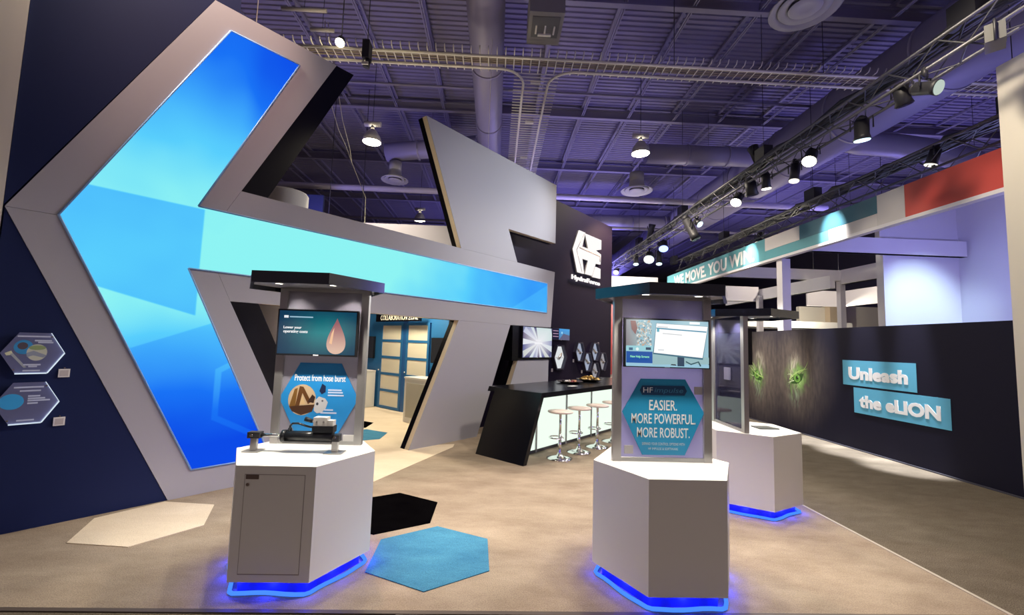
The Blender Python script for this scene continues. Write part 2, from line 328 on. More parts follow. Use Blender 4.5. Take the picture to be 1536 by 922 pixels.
# heater box
t = thing('unit_heater', 'boxy grey unit heater hanging beside the round duct above the cable tray', 'heater', (.70, 7.15, 7.3))
MB().box(-.30, .30, -.35, .45, 0, .62).build('housing', mat('heater_grey', (.24, .23, .22), .5), t)
MB().box(-.24, .24, -.25, .25, -.012, 0).build('louvre_panel', mat('heater_dark', (.12, .12, .12), .5), t)
for k in range(3):
    MB().box(-.014, .014, -.1, .1, -.03, -.012).build('nozzle', STEEL, t).location = (-.16+.16*k, .05, 0)
MB().box(-.12, .12, .14, .19, -.04, -.012).build('bracket', STEEL, t)
for x in (-.28, .28): MB().cyl((x, .3, .62), (x, .3, 1.6), .012, n=5).build('hanger_rod', RIG, t)

def diffuser(loc, label, r=.42):
    t = thing('ceiling_diffuser', label, 'vent', loc, 0, 'round air diffusers')
    MB().lathe([(r*.45, .30), (r*.5, .12), (r, .0), (r*.97, -.02), (r*.72, .06)], 32).build('outer_cone', mat('diffuser_grey', (.34, .33, .36), .5), t)
    MB().lathe([(r*.74, .02), (r*.70, -.01), (r*.45, .05)], 32).build('middle_cone', MATS['diffuser_grey'], t)
    MB().lathe([(r*.46, -.005), (r*.40, -.03), (r*.2, .0), (0.001, .0)], 32).build('inner_cone', MATS['diffuser_grey'], t)
    MB().cyl((0, 0, .28), (0, 0, .58), r*.45, n=20).build('collar', MATS['diffuser_grey'], t)
diffuser((4.61, 6.05, 7.0), 'round ceiling diffuser nearest the camera at the top right', .5)
diffuser((-3.3, 13.2, 6.68), 'round ceiling diffuser hanging behind the left ceiling lamp')
diffuser((4.35, 13.2, 6.68), 'round ceiling diffuser hanging below the right ceiling lamp', .5)

LAMPG = emis('lamp_glow', (1, .90, .66), 26)
def high_bay(loc, label):
    t = thing('high_bay_lamp', label, 'lamp', loc, 0, 'high bay lamps')
    MB().lathe([(.08, .34), (.12, .30), (.22, .14), (.25, .0), (.24, -.01), (.2, .05)], 28).build('reflector', mat('lamp_housing', (.6, .58, .55), .4), t)
    MB().lathe([(.235, -.005), (.15, -.035), (.001, -.045)], 28).build('lens', LAMPG, t)
    MB().cyl((-.22, 0, .50), (.22, 0, .50), .07, n=12).build('driver_box', MATS['lamp_housing'], t)
    MB().cyl((0, 0, .30), (0, 0, .46), .05, n=10).build('neck', MATS['lamp_housing'], t)
    MB().cyl((0, 0, .55), (0, 0, 2.5), .008, n=4).build('hanger_rod', RIG, t)
high_bay((-3.5, 11.33, 7.0), 'round glowing high bay lamp hanging over the slanted blue screen')
high_bay((3.81, 11.25, 7.0), 'round glowing high bay lamp hanging right of the logo wall')
high_bay((-3.5, 18.75, 7.0), 'small far high bay lamp just above the grey beam of the portal')

# ================================================================== lighting trusses and fixtures
def truss(name, label, x, z, y0, y1, w=.15, bay=.35):
    t = thing(name, label, 'truss', (x, y0, z))
    for sx in (-w, w):
        for sz in (-w, w): MB().cyl((sx, 0, sz), (sx, y1-y0, sz), .024, n=8).build('chord', TRUSSM, t)
    b = MB(); k = 0.; s = 1
    while k < y1-y0-bay:
        for (p, q) in (((-w, -w), (w, -w)), ((-w, w), (w, w)), ((-w, -w), (-w, w)), ((w, -w), (w, w))):
            a, c = (p, q) if s > 0 else (q, p)
            b.cyl((a[0], k, a[1]), (c[0], k+bay, c[1]), .010, n=4, caps=False)
        k += bay; s = -s
    o = b.build('bracing', TRUSSM, t); o['kind'] = 'stuff'
    c = MB()
    for j in range(8):
        c.tube([(random.uniform(-w, w), y, w+.04+.03*random.random()-(0.05 if i % 2 else 0)) for i, y in enumerate([ (y1-y0)*i/22 for i in range(23)])], .035, 5)
    o = c.build('cable_bundle', RIG, t); o['kind'] = 'stuff'
    for y in (1.5, 5.5, 9.5, 13.5):
        MB().cyl((0, y, w), (0, y, 3.6), .007, n=4).build('hanger_cable', RIG, t)
        MB().box(-.1, .1, y-.16, y+.16, w+.02, w+.34).build('hoist', RIG, t)
    return t
truss('lighting_truss', 'dark box truss with stage lights running along the aisle', 5.62, 5.56, 3.2, 21)
truss('lighting_truss', 'second dark truss running close above the coloured header', 7.45, 5.05, 4.2, 17, .2, .45)
truss('lighting_truss', 'dark far truss deep in the hall above the white booths', 12.5, 6.2, 9, 25, .2, .6)

def stage_light(label, lens, aim, r, length, glow=None, hang=None, body=RIG, name='stage_light', cat='spotlight'):
    """can light with yoke and clamp; the lens centre sits at lens, pointing along aim"""
    a = Vector(aim).normalized(); L = Vector(lens); back = -a*length
    t = thing(name, label, cat, L)
    MB().cyl(back, back*.25, r*.82, n=18).cyl(back*.25, (0, 0, 0), r*.82, r, n=18).build('can', body, t)
    MB().cyl(back*1.18, back, r*.5, r*.8, n=14).build('rear_cap', body, t)
    x, y, d = frame_from(a); mid = back*.55
    if glow: MB().cyl(a*.004, a*.014, r*.9, r*.85, n=18).build('lens', glow, t)
    else: MB().cyl(a*.004, a*.012, r*.88, r*.85, n=18).build('lens', mat('dark_lens', (.05, .05, .07), .1), t)
    h = Vector(hang)-L if hang else Vector((0, 0, length+.3))
    side = Vector((a.y, -a.x, 0)); side = side.normalized() if side.length > .1 else Vector((1, 0, 0))
    tp = Vector((mid.x, mid.y, h.z-.12)); 
    MB().tube([mid+side*(r+.02), Vector((mid.x, mid.y, mid.z+r*1.6))+side*(r+.02), tp+side*.03], .012, 5).tube([mid-side*(r+.02), Vector((mid.x, mid.y, mid.z+r*1.6))-side*(r+.02), tp-side*.03], .012, 5).build('yoke', body, t)
    MB().cyl(tp, tp+Vector((0, 0, .14)), .035, n=8).build('clamp', body, t)
    return t
GW = emis('spot_warm', (1, .93, .78), 12); GC = emis('spot_cool', (.62, .86, 1), 3.0); GB = emis('spot_blue', (.25, .35, 1), 3.5); GD = emis('spot_dim', (1, .93, .8), 1.5)
DN = (-.45, -.3, -.85)
TZL = 5.42
for (lab, y, z, aim, r, ln, g) in (
    ('brightest white stage light on the truss over the red header corner', 7.36, 5.17, (-.5, -.35, -.8), .125, .26, GW),
    ('bright warm stage light on the truss above the teal header letters', 9.75, 5.2, (-.5, -.35, -.8), .13, .26, GW),
    ('cool white stage light on the truss, second from the grey blinder', 6.3, 5.06, (.1, .12, -.97), .12, .30, GC),
    ('stage light with a thin bright rim left of the brightest one', 7.85, 5.0, (-.2, -.1, -.97), .10, .34, GD),
    ('small warm stage light with a dark tube between the two bright ones', 8.6, 5.12, (.12, .1, -.98), .10, .30, GW),
    ('black drum shaped stage light hanging lens down from the truss', 9.1, 5.15, (.2, .1, -.97), .14, .32, None),
    ('long dark stage tube tilted upward with a small bright side lens', 11.9, 4.85, (.35, -.2, -.9), .15, .65, None),
    ('stage light with a small bright face beside the long dark tube', 11.55, 5.18, (.3, -.6, -.6), .10, .2, GC),
    ('blue glowing stage light on the far half of the truss', 14.3, 5.1, (-.2, -.55, -.8), .17, .3, GB),
    ('bright lavender stage light near the far end of the truss', 15.7, 5.0, (-.3, -.6, -.7), .2, .3, GC),
    ('thin pale stage light hanging at the far end of the truss', 17.2, 5.1, (-.1, -.3, -.95), .12, .4, GC),
    ('slim dark stage light with a cyan rim under the far truss', 14.7, 4.65, (-.1, -.3, -.95), .11, .45, GC),
    ('faint stage light at the farthest visible end of the truss', 19.9, 5.2, (-.3, -.6, -.7), .15, .3, GD)):
    stage_light(lab, (5.6 if z > 5.1 else 5.66, y, z), aim, r, ln, g, (5.62, y, TZL))
stage_light('black stage light with a pale dotted face by the tray end', (5.5, 4.98, 5.10), (.25, -.8, -.4), .10, .26, emis('dotted_face', (.85, 1, .9), .6), (5.55, 5.1, TZL))
stage_light('round dark stage light on the truss beside the dotted face one', (5.62, 5.55, 5.20), (.3, .1, -.9), .11, .26, None, (5.62, 5.7, TZL))
stage_light('tall black moving head standing up on top of the truss', (5.6, 9.05, 6.22), (-.15, .3, .95), .12, .45, None, (5.6, 9.05, 5.9))
stage_light('slim black moving head standing on the far truss', (5.6, 15.2, 6.2), (.1, -.3, .95), .13, .5, None, (5.6, 15.2, 5.9))
stage_light('dark stage light on the second truss above the red panel', (7.3, 6.8, 4.95), (-.2, .2, -.95), .10, .25, GD, (7.45, 6.8, 4.95))
stage_light('dark stage light on the second truss above the lit teal panel', (7.3, 11.6, 4.72), (-.3, -.2, -.9), .11, .3, GD, (7.45, 11.6, 4.95))
t = thing('blinder_light', 'grey square faced blinder light at the near end of the truss', 'spotlight', (5.5, 4.35, 5.30), .7)
MB().box(-.14, .14, -.08, .08, -.10, .10).build('housing', mat('blinder_grey', (.10, .10, .09), .5), t)
MB().cyl((0, -.085, 0), (0, -.08, 0), .085, n=20).build('lens', mat('blinder_lens', (.14, .15, .12), .3), t)
MB().tube([(-.16, 0, -.12), (-.16, 0, .1), (-.1, 0, .16), (.1, 0, .16), (.16, 0, .1), (.16, 0, -.05)], .014, 5).build('yoke', RIG, t)

# ================================================================== slanted portal
pt = thing('hexagon_portal', 'huge grey chevron and bar archway holding the blue screen', 'archway', W0, WROT)
face = {'upper_arm': [(-1.306, 2.72), (0, 5.44), (1.43, 5.44), (.415, 3.36), (.103, 2.72)],
        'lower_arm': [(-1.306, 2.717), (.103, 2.717), (.397, 2.08), (1.41, 0), (0, 0)],
        'cross_bar': [(.105, 2.718), (.417, 3.36), (3.902, 3.36), (5.48, 3.37), (6.85, 3.37), (6.74, 2.09), (5.32, 2.075), (3.909, 2.08), (.399, 2.08)],
        'upper_limb': [(3.903, 3.362), (3.0, 5.42), (6.84, 5.42), (6.85, 4.04), (5.17, 4.0), (5.48, 3.372)],
        'lower_limb': [(3.909, 2.078), (5.32, 2.073), (4.47, 0), (2.97, 0)],
        'lower_block': [(5.594, 1.38), (6.68, 1.38), (6.68, 0), (4.99, 0)]}
for nm, p in face.items():
    cx = sum(q[0] for q in p)/len(p); cz = sum(q[1] for q in p)/len(p)
    MB().prism(p, 0, .012).build('face_panel', PORTAL, pt)
    MB().prism(p, .012, .11).build('edge_panel', EDGE, pt)
    MB().prism(p, .11, .22).build('core_panel', BLACK, pt)
MB().prism([(1.432, 5.44), (1.69, 5.44), (.702, 3.362), (.417, 3.362)], .004, .2).build('black_inner_panel', BLACK, pt)  # black laminate inner layer, shows past the face edge
MB().prism([(.399, 2.078), (.693, 2.078), (1.69, 0), (1.412, 0)], .004, .2).build('black_inner_panel', BLACK, pt)
for (s, z) in ((.45, 5.44), (4.6, 5.42)): MB().cyl((s, .1, z), (s, .1, 9.3), .006, n=4).build('hanger_cable', STEEL, pt)

# LED picture: a procedural blue picture with light facets, on a screen that really glows
def led_material():
    m = bpy.data.materials.new('led_picture'); m.use_nodes = True; nt = m.node_tree; nt.nodes.clear(); L = nt.links
    tc = nt.nodes.new('ShaderNodeTexCoord'); sp = nt.nodes.new('ShaderNodeSeparateXYZ'); L.new(tc.outputs['Object'], sp.inputs[0])
    def M(op, a, b=None, c=None, clamp=False):
        n = nt.nodes.new('ShaderNodeMath'); n.operation = op; n.use_clamp = clamp
        for i, v in enumerate((a, b, c)):
            if v is None: continue
            if isinstance(v, (int, float)): n.inputs[i].default_value = v
            else: L.new(v, n.inputs[i])
        return n.outputs[0]
    X, Z = sp.outputs['X'], sp.outputs['Z']
    def R(v, a, b, c, d, smooth=True):
        n = nt.nodes.new('ShaderNodeMapRange'); n.interpolation_type = 'SMOOTHSTEP' if smooth else 'LINEAR'
        L.new(v, n.inputs[0]); n.inputs[1].default_value = a; n.inputs[2].default_value = b; n.inputs[3].default_value = c; n.inputs[4].default_value = d; return n.outputs[0]
    # brightness: strongest along the bar root and the middle of the chevron
    up = R(Z, 2.9, 5.2, 1.0, .24); lo = R(Z, .3, 2.2, .12, 1.0)
    v = M('MULTIPLY', up, lo)
    v = M('MULTIPLY', v, R(X, 1.7, 6.3, 1.0, .60))
    nz = nt.nodes.new('ShaderNodeTexNoise'); nz.inputs['Scale'].default_value = .9; nz.inputs['Detail'].default_value = 2; L.new(tc.outputs['Object'], nz.inputs['Vector'])
    v = M('ADD', v, M('MULTIPLY', M('SUBTRACT', nz.outputs['Fac'], .5), .35))
    def side(a, b, c, soft=.012):     # 1 where a*x+b*z > c
        return R(M('ADD', M('MULTIPLY', X, a), M('MULTIPLY', Z, b)), c-soft, c+soft, 0, 1)
    # dimmer facet at the chevron apex, bounded by the bright bar and a slanting lower edge
    f1 = M('MULTIPLY', M('MULTIPLY', side(-1, -.0, -.08), side(0, -1, -3.05)), side(.28, 1, 1.92))
    v = M('SUBTRACT', v, M('MULTIPLY', f1, .26))
    f2 = M('MULTIPLY', side(.42, -1, -1.72, .01), side(0, -1, -1.9, .2)); v = M('SUBTRACT', v, M('MULTIPLY', f2, .16))
    f3 = M('MULTIPLY', side(1, 0, .45, .12), side(-.6, 1, 3.4, .6)); v = M('SUBTRACT', v, M('MULTIPLY', f3, .12))
    f4 = M('MULTIPLY', side(1, 0, 4.2, .25), side(-.5, 1, -.25, .02)); v = M('SUBTRACT', v, M('MULTIPLY', f4, .10))
    # faint hexagon outline in the lower arm
    dx = M('ABSOLUTE', M('SUBTRACT', X, .78)); dz = M('ABSOLUTE', M('SUBTRACT', Z, 1.05))
    hd = M('MAXIMUM', dx, M('ADD', M('MULTIPLY', dx, .5), M('MULTIPLY', dz, .866)))
    v = M('ADD', v, M('MULTIPLY', M('MULTIPLY', R(hd, .40, .42, 0, 1), R(hd, .46, .48, 1, 0)), .13))
    rp = nt.nodes.new('ShaderNodeValToRGB'); el = rp.color_ramp.elements
    for i, (p, c) in enumerate(((0, (.004, .07, .80)), (.3, (.010, .17, .92)), (.55, (.05, .40, .97)), (.8, (.10, .62, .98)), (1, (.27, .90, .90)))):
        e = el[i] if i < 2 else el.new(p); e.position = p; e.color = (*c, 1)
    L.new(v, rp.inputs['Fac'])
    e = nt.nodes.new('ShaderNodeEmission'); L.new(rp.outputs['Color'], e.inputs[0]); e.inputs[1].default_value = 1.0
    o = nt.nodes.new('ShaderNodeOutputMaterial'); L.new(e.outputs[0], o.inputs[0]); return m
LED = led_material()
sc = thing('led_screen', 'large glowing blue screen shaped as a chevron with a long bar', 'screen', W0, WROT)
spoly = [(-.995, 2.725), (.17, 5.175), (.945, 5.18), (.018, 3.072), (6.55, 3.066), (6.56, 2.41), (-.017, 2.39), (.945, .275), (.17, .275)]
MB().prism(spoly, -.012, -.002).build('display', LED, sc)
rim = MB()
for a, b in zip(spoly, spoly[1:]+spoly[:1]): rim.cyl((a[0], -.008, a[1]), (b[0], -.008, b[1]), .010, n=6)
rim.build('rim_trim', mat('rim_blue', (.25, .45, .8), .4), sc)

# navy wall left of the portal and its white return
wl = struct(MB().prism([(-1.315, 0), (.25, 0), (-.9, 2.72), (.25, 5.44), (.25, 6.6), (-1.315, 6.6)], .125, .25).build('wall_left', NAVY)); wl.location = W0; wl.rotation_euler.z = WROT
# bring the visible part of the navy wall flush with the portal face
o = MB().prism([(-1.315, 0), (-.004, 0), (-1.306, 2.712)], .006, .124).build('wall_panel', NAVY, wl)
o = MB().prism([(-1.315, 2.73), (-.004, 5.44), (-.004, 6.6), (-1.315, 6.6)], .006, .124).build('wall_panel', NAVY, wl)
o = MB().prism([(0, 5.445), (.25, 5.445), (.25, 6.6), (0, 6.6)], .006, .124).build('wall_panel', NAVY, wl)
o = struct(MB().prism([(-3.2, 0), (-1.318, 0), (-1.318, 6.6), (-3.2, 6.6)], -.02, .25).build('wall_return', CREAMW)); o.location = W0; o.rotation_euler.z = WROT

# two acrylic hexagon plaques with their small blank cards
def plaque(s, z, label, n):
    t = thing('hexagon_plaque', label, 'plaque', onW(s, .0, z), WROT, 'acrylic plaques on the navy wall')
    hx = [(.185, 0), (.092, .172), (-.092, .172), (-.185, 0), (-.092, -.172), (.092, -.172)]
    MB().prism(hx, -.042, -.030).build('acrylic_sheet', ACRYL, t)
    LIT = emis('lit_edge', (.75, .88, 1), .9)
    for i in ((0, 5), (5, 4), (0, 1)):
        a, b = hx[i[0]], hx[i[1]]; MB().cyl((a[0], -.036, a[1]), (b[0], -.036, b[1]), .0075 if i != (0, 1) else .004, n=6).build('lit_edge', LIT, t)
    k = Ink(-.0425)
    if n == 0:
        k.disc(-.06, .05, .055, .06, srgb(60, 150, 210)); k.disc(-.065, .06, .03, .03, srgb(90, 80, 90)); k.disc(.02, .005, .06, .07, srgb(200, 205, 190)); k.poly([(-.04, .0), (.0, .02), (.08, -.02), (.06, -.04), (.0, -.02), (-.035, -.035)], srgb(150, 160, 180)); k.disc(.02, .045, .05, .02, srgb(150, 170, 120))
        k.poly([(-.16, .0), (-.125, .02), (-.11, -.015), (-.15, -.02)], srgb(220, 225, 190)); k.poly([(-.13, -.01), (-.115, 0), (-.03, -.12), (-.045, -.125)], srgb(170, 180, 190))
        for (x0, x1, z0) in ((-.10, .09, .135), (.0, .1, .10), (.02, .11, .085), (-.05, .05, -.105), (-.02, .03, -.12), (-.05, .05, -.155)): k.rect(x0, x1, z0, z0+.012, srgb(205, 215, 240))
    else:
        k.disc(-.09, .015, .07, .065, srgb(60, 170, 235))
        for (x0, x1, z0) in ((-.085, .085, .125), (-.05, .07, .095), (.0, .07, .05), (.0, .10, .03), (.0, .13, .012), (.0, .06, -.01), (-.05, .05, -.15)): k.rect(x0, x1, z0, z0+.013, srgb(200, 212, 240))
    k.build('print', PRINT, t)
    for (x, zz) in ((.1, .14), (-.1, -.14)): MB().cyl((x, -.046, zz), (x, .005, zz), .007, n=8).build('standoff', CHROME, t)
plaque(-1.045, 1.495, 'upper glowing acrylic hexagon plaque with two round pictures on the navy wall', 0)
plaque(-1.045, 1.075, 'lower glowing acrylic hexagon plaque with one blue disc on the navy wall', 1)
for (s, z, lab) in ((-.845, 1.316, 'small square placard beside the upper acrylic plaque'), (-.841, .893, 'small square placard beside the lower acrylic plaque')):
    t = thing('placard', lab, 'placard', onW(s, 0, z), WROT, 'small placards on the navy wall')
    MB().box(-.036, .036, -.012, .006, -.036, .036).build('plate', CARD, t)
    MB().box(-.026, .026, -.0135, -.012, -.026, .026).build('inset', mat('card_inset', (.55, .50, .50), .6), t)
    MB().cyl((0, -.014, .046), (0, .005, .046), .006, n=8).build('pin', CHROME, t)

# ================================================================== dark logo wall behind the bar
LW = .55
wb = struct(MB().prism([(4.4, 0), (10.75, 0), (10.75, 5.40), (4.4, 5.40)], LW, LW+.25).build('wall_back', DARKWALL)); wb.location = W0; wb.rotation_euler.z = WROT
lg = thing('logo_sign', 'glowing white hexagonal logo sign high on the dark wall', 'sign', onW(0, 0), WROT)
LOGO = emis('logo_white', (1, .95, .93), 1.05)
lz = .04
for p in ([(8.398, 4.27), (8.688, 4.84), (9.012, 4.84), (8.86, 4.42), (9.215, 4.42), (9.03, 4.82), (9.94, 4.82), (9.94, 4.54), (9.63, 4.455), (9.93, 4.39), (9.91, 4.09), (9.62, 4.07), (9.42, 3.69), (9.06, 3.69), (9.21, 4.09), (8.87, 4.09), (8.98, 3.68), (8.65, 3.68)],
          [(9.63, 3.98), (9.91, 3.96), (9.91, 3.67), (9.46, 3.66)]):
    MB().prism(p, LW-.07, LW-.045).build('logo_face', LOGO, lg); MB().prism(p, LW-.044, LW-.001).build('logo_return', mat('logo_side', (.5, .48, .46), .5), lg)
SEAM = mat('logo_seam', (.42, .33, .32), .5)
def groove(pts, w=.016):
    b = MB()
    for a, c in zip(pts, pts[1:]): b.cyl((a[0], LW-.071, a[1]), (c[0], LW-.071, c[1]), w, n=5)
    return b
groove([(8.70, 4.36), (9.86, 4.32), (9.86, 4.16)]).build('groove', SEAM, lg); groove([(8.95, 4.80), (8.56, 4.27), (8.86, 3.72)], .008).build('groove', SEAM, lg)
words('HydraForce', 8.35, 9.88, 3.42, 3.58, LW-.05, LOGO, lg, .03, .03)
# hexagonal lit niches
def niche(s, z, hw, hh, label, lit, tilt):
    t = thing('hexagon_niche', label, 'display niche', onW(s, -LW, z), WROT, 'lit hexagon niches on the dark wall')
    o = [(hw, 0), (hw*.5, hh), (-hw*.5, hh), (-hw, 0), (-hw*.5, -hh), (hw*.5, -hh)]; i_ = [(x*.86, q*.88) for x, q in o]
    b = MB(); n = 6
    vs_ = [(p[0], y, p[1]) for y in (-.09, .0) for q in (o, i_) for p in q]; fs = []
    for k in range(n):
        j = (k+1) % n; fs += [(k, j, n+j, n+k), (k, 2*n+k, 2*n+j, j), (n+k, n+j, 3*n+j, 3*n+k)]
    b._add(vs_, fs); b.build('rim', mat('niche_rim', (.035, .035, .07), .4), t)
    MB().prism(i_, -.012, -.004).build('light_panel', emis('niche_glow%d' % lit, ((.86, .90, .92), (.55, .62, .80), (.62, .60, .66))[lit], (.85, .62, .5)[lit]), t)
    v = thing_part = MB()
    v.cyl((-.05*tilt, -.05, -hh*.15), (.06*tilt, -.05, hh*.2), .035, n=12).cyl((.06*tilt, -.05, hh*.2), (.10*tilt, -.05, hh*.35), .02, n=10).build('valve', ALU, t)
    MB().box(-hw*.5, hw*.5, -.08, -.012, -.012, .0).build('shelf', mat('niche_shelf', (.7, .72, .75), .3), t)
niche(7.87, 1.395, .31, .31, 'largest lit hexagon niche, left on the dark wall under the small screen', 0, 1)
for (s, z, l, lit) in ((8.83, 1.535, 'lit hexagon niche at the upper left of the cluster of five', 1), (9.26, 1.262, 'lit hexagon niche in the lower middle of the cluster, blue spotted', 1), (9.68, 1.545, 'lit hexagon niche at the upper right of the cluster of five', 1),
                       (10.14, 1.265, 'lit hexagon niche at the far right of the cluster', 2), (9.69, .985, 'lowest hexagon niche, just above the food bowls', 2)):
    niche(s, z, .25, .26, l, lit, -1)
for (s, z, l) in ((7.62, 1.08, 'tiny white card below the largest niche'), (8.61, 1.30, 'tiny white card left of the upper left niche'), (9.05, 1.0, 'tiny white card left of the lowest niche'), (9.95, 1.78, 'tiny white card above the upper right niche'), (10.36, 1.03, 'tiny white card at the far right niche')):
    o = tag(MB().box(-.03, .03, -.01, 0, -.04, .04).build('label_card', CARD), l, 'label', 'tiny cards on the dark wall'); o.location = onW(s, -LW, z); o.rotation_euler.z = WROT

def monitor(name, label, loc, rz, w, h, paint, depth=.05, cat='monitor', group=None):
    """screen faces local -y, loc is the centre of the front"""
    t = thing(name, label, cat, loc, rz, group)
    MB().box(-w/2, w/2, 0, depth, -h/2, h/2).build('bezel', mat('bezel_black', (.008, .008, .01), .3), t)
    MB().box(-w*.3, w*.3, depth, depth+.03, -h*.3, h*.3).build('rear_housing', MATS['bezel_black'], t)
    k = Ink(-.0008); paint(k, w-.024, h-.026)
    s = k.build('screen', SCREEN, t); MB().box(-.02, .02, -.001, 0, -h/2+.003, -h/2+.010).build('logo_tab', INK_G, t)
    return t, s
def burst(k, w, h):
    k.rect(-w/2, w/2, -h/2, h/2, srgb(120, 125, 165)); c = (.02, -.0)
    cols = [(210, 220, 225), (90, 95, 150), (190, 195, 215), (70, 70, 120), (225, 230, 235), (150, 155, 190), (200, 205, 200), (110, 100, 130)]
    per = []
    for i in range(26):
        a = 2*PI*i/26+.1; d = min((w/2)/max(abs(math.cos(a)), 1e-6), (h/2)/max(abs(math.sin(a)), 1e-6)); per.append((d*math.cos(a), d*math.sin(a)))
    for i in range(26):
        col = cols[(i*5) % 8] if i > 6 else (205, 222, 222); k.poly([c, per[i], per[(i+1) % 26]], (srgb(235, 235, 240), srgb(*col), srgb(*col)))
    k.rect(-.12, .16, -.035, .0, srgb(240, 240, 245)); k.rect(-.08, .12, .03, .06, srgb(235, 235, 240))
monitor('wall_television', 'television showing silver rays beside the grey archway over the bar', onW(6.19, .055, 1.745), WROT, 1.06, .66, burst, .05, 'television')
o = MB().prism([(5.40, 1.36), (6.74, 1.36), (6.74, 2.07), (5.40, 2.07)], .0, .22).build('tv_backing', BLACK, pt)
def small(k, w, h):
    k.rect(-w/2, w/2, -h/2, h/2, srgb(20, 20, 50)); k.poly([(-.1, -h/2), (w/2, -h/2), (w/2, h/2), (-.1, h/2)], (srgb(90, 130, 170), srgb(90, 120, 160), srgb(70, 160, 225), srgb(60, 150, 220))); k.poly([(-.1, -h/2), (w/2, -h/2), (w/2, -.02), (.1, .02)], srgb(95, 95, 125))
    for j in range(3): k.rect(-w/2+.02, -.13, .07-.07*j, .09-.07*j, srgb(170, 140, 170))
    k.disc(.03, .04, .03, .03, srgb(160, 220, 245))
monitor('small_screen', 'small blue screen on the dark wall right of the television', onW(7.9, -LW+.072, 1.975), WROT, .80, .31, small, .04, 'screen')

# ================================================================== bar counter
bc = thing('bar_counter', 'black bar counter with slanted end and glowing white front', 'counter', W0, WROT)
def sl(s, z): return s+.415*z      # lean of the end panel
MB().prism([(3.585, 0), (3.665, 0), (sl(3.665, .985), .985), (sl(3.585, .985), .985)], -1.77, -.84).build('end_panel', BLACK, bc)
MB().prism([(sl(3.672, .91), .91), (7.9, .91), (7.9, .985), (sl(3.672, .985), .985)], -1.77, -.62).build('worktop', BLACK, bc)
MB().box(7.9, 8.0, -1.77, -.70, 0, .985).build('end_panel', BLACK, bc)
GLOWP = emis('counter_glow', (.86, 1.0, .86), 1.05)
xs = [3.78, 4.345, 5.214, 6.083, 6.952, 7.82]
for i, (a, b) in enumerate(zip(xs, xs[1:])):
    if i == 0: MB().prism([(3.70, .05), (b-.02, .05), (b-.02, .905), (4.06, .905)], -1.42, -1.40).build('light_panel', GLOWP, bc)
    else: MB().box(a+.02, b-.02, -1.42, -1.40, .05, .905).build('light_panel', GLOWP, bc)
    MB().box(b-.018, b+.018, -1.435, -1.38, 0, .905).build('post', mat('counter_post', (.42, .43, .42), .4, .3), bc)
MB().box(3.70, 7.9, -1.43, -1.37, 0, .05).build('kick_board', mat('kick_dark', (.10, .10, .11), .5), bc)
MB().prism([(3.72, .05), (7.88, .05), (7.88, .9), (4.08, .9)], -1.37, -.95).build('carcass', mat('carcass', (.1, .1, .11), .6), bc)

def bar_stool(x, y, label):
    t = thing('bar_stool', label, 'stool', (x, y, .006), WROT, 'bar stools at the glowing counter')
    MB().lathe([(.001, .0), (.19, .0), (.195, .008), (.12, .022), (.05, .045), (.03, .075), (.028, .10)], 28).build('base', CHROME, t)
    MB().cyl((0, 0, .05), (0, 0, .36), .026, n=16).build('lower_column', CHROME, t); MB().cyl((0, 0, .36), (0, 0, .66), .020, n=16).build('upper_column', CHROME, t)
    MB().tube([(.105*math.cos(a)-.10, .105*math.sin(a)-.0, .325) for a in [2*PI*i/24 for i in range(25)]], .010, 6).build('footrest', CHROME, t)
    MB().lathe([(.001, .665), (.10, .665), (.185, .678), (.195, .690), (.19, .702), (.10, .708), (.001, .708)], 28).build('seat', SEATM, t)
    MB().tube([(.03, .02, .66), (.10, .06, .645), (.14, .08, .60)], .006, 5).build('lever', CHROME, t)
for (x, y, l) in ((1.029, 6.598, 'bar stool nearest the slanted counter end, first of the row'), (1.399, 7.001, 'second bar stool from the slanted counter end'), (1.785, 7.382, 'third bar stool from the counter end, before the kiosk post'),
                  (2.173, 7.83, 'bar stool half hidden by the middle kiosk post')): bar_stool(x, y, l)

# food on the bar
t = thing('snack_platter', 'dark platter of snack packets on the bar', 'platter', (1.46, 8.33, .986), .8)
MB().lathe([(.001, .0), (.16, .0), (.25, .03), (.26, .035), (.24, .028), (.15, .008), (.001, .008)], 28).build('dish', mat('platter_dark', (.05, .04, .04), .3), t)
t['label'] = 'dark platter of snack packets on the bar, left of the chips'
for i in range(5):
    a = i*1.256; r = .10
    o = MB().prism([(-.045, 0), (.045, 0), (.038, .02), (.045, .045), (-.045, .045), (-.038, .02)], -.012, .012).build('snack_packet', mat('packet%d' % i, ((.62, .30, .18), (.55, .45, .40), (.06, .04, .04), (.70, .66, .62), (.45, .08, .06))[i], .4))
    tag(o, 'small %s snack packet lying on the dark platter' % ('orange', 'tan', 'black', 'white', 'red')[i], 'snack', 'snack packets on the dark platter'); o.location = (1.46+r*math.cos(a), 8.33+r*math.sin(a), .998+(.03 if i > 5 else 0)); o.rotation_euler = (-.7, 0, a)
t = thing('chip_bowl', 'shallow bowl heaped with yellow chips on the bar', 'bowl', (1.95, 8.78, .986))
MB().lathe([(.001, .0), (.13, .0), (.26, .045), (.27, .05), (.25, .043), (.12, .010), (.001, .010)], 28).build('dish', mat('bowl_dark', (.08, .07, .06), .3), t)
cb = MB()
for i in range(70):
    a = random.uniform(0, 2*PI); r = .2*math.sqrt(random.random()); c = Vector((r*math.cos(a), r*math.sin(a), .03+.075*(1-r/.22)+random.random()*.02)); u = Vector((random.uniform(-1, 1), random.uniform(-1, 1), random.uniform(-.5, .5))).normalized()*.035; w = u.cross(Vector((.3, .2, 1))).normalized()*.03
    cb._add([c-u, c+w, c+u, c-w+Vector((0, 0, .012))], [(0, 1, 2, 3)])
o = cb.build('chips', mat('chip_yellow', (.75, .52, .16), .6), t); o['kind'] = 'stuff'
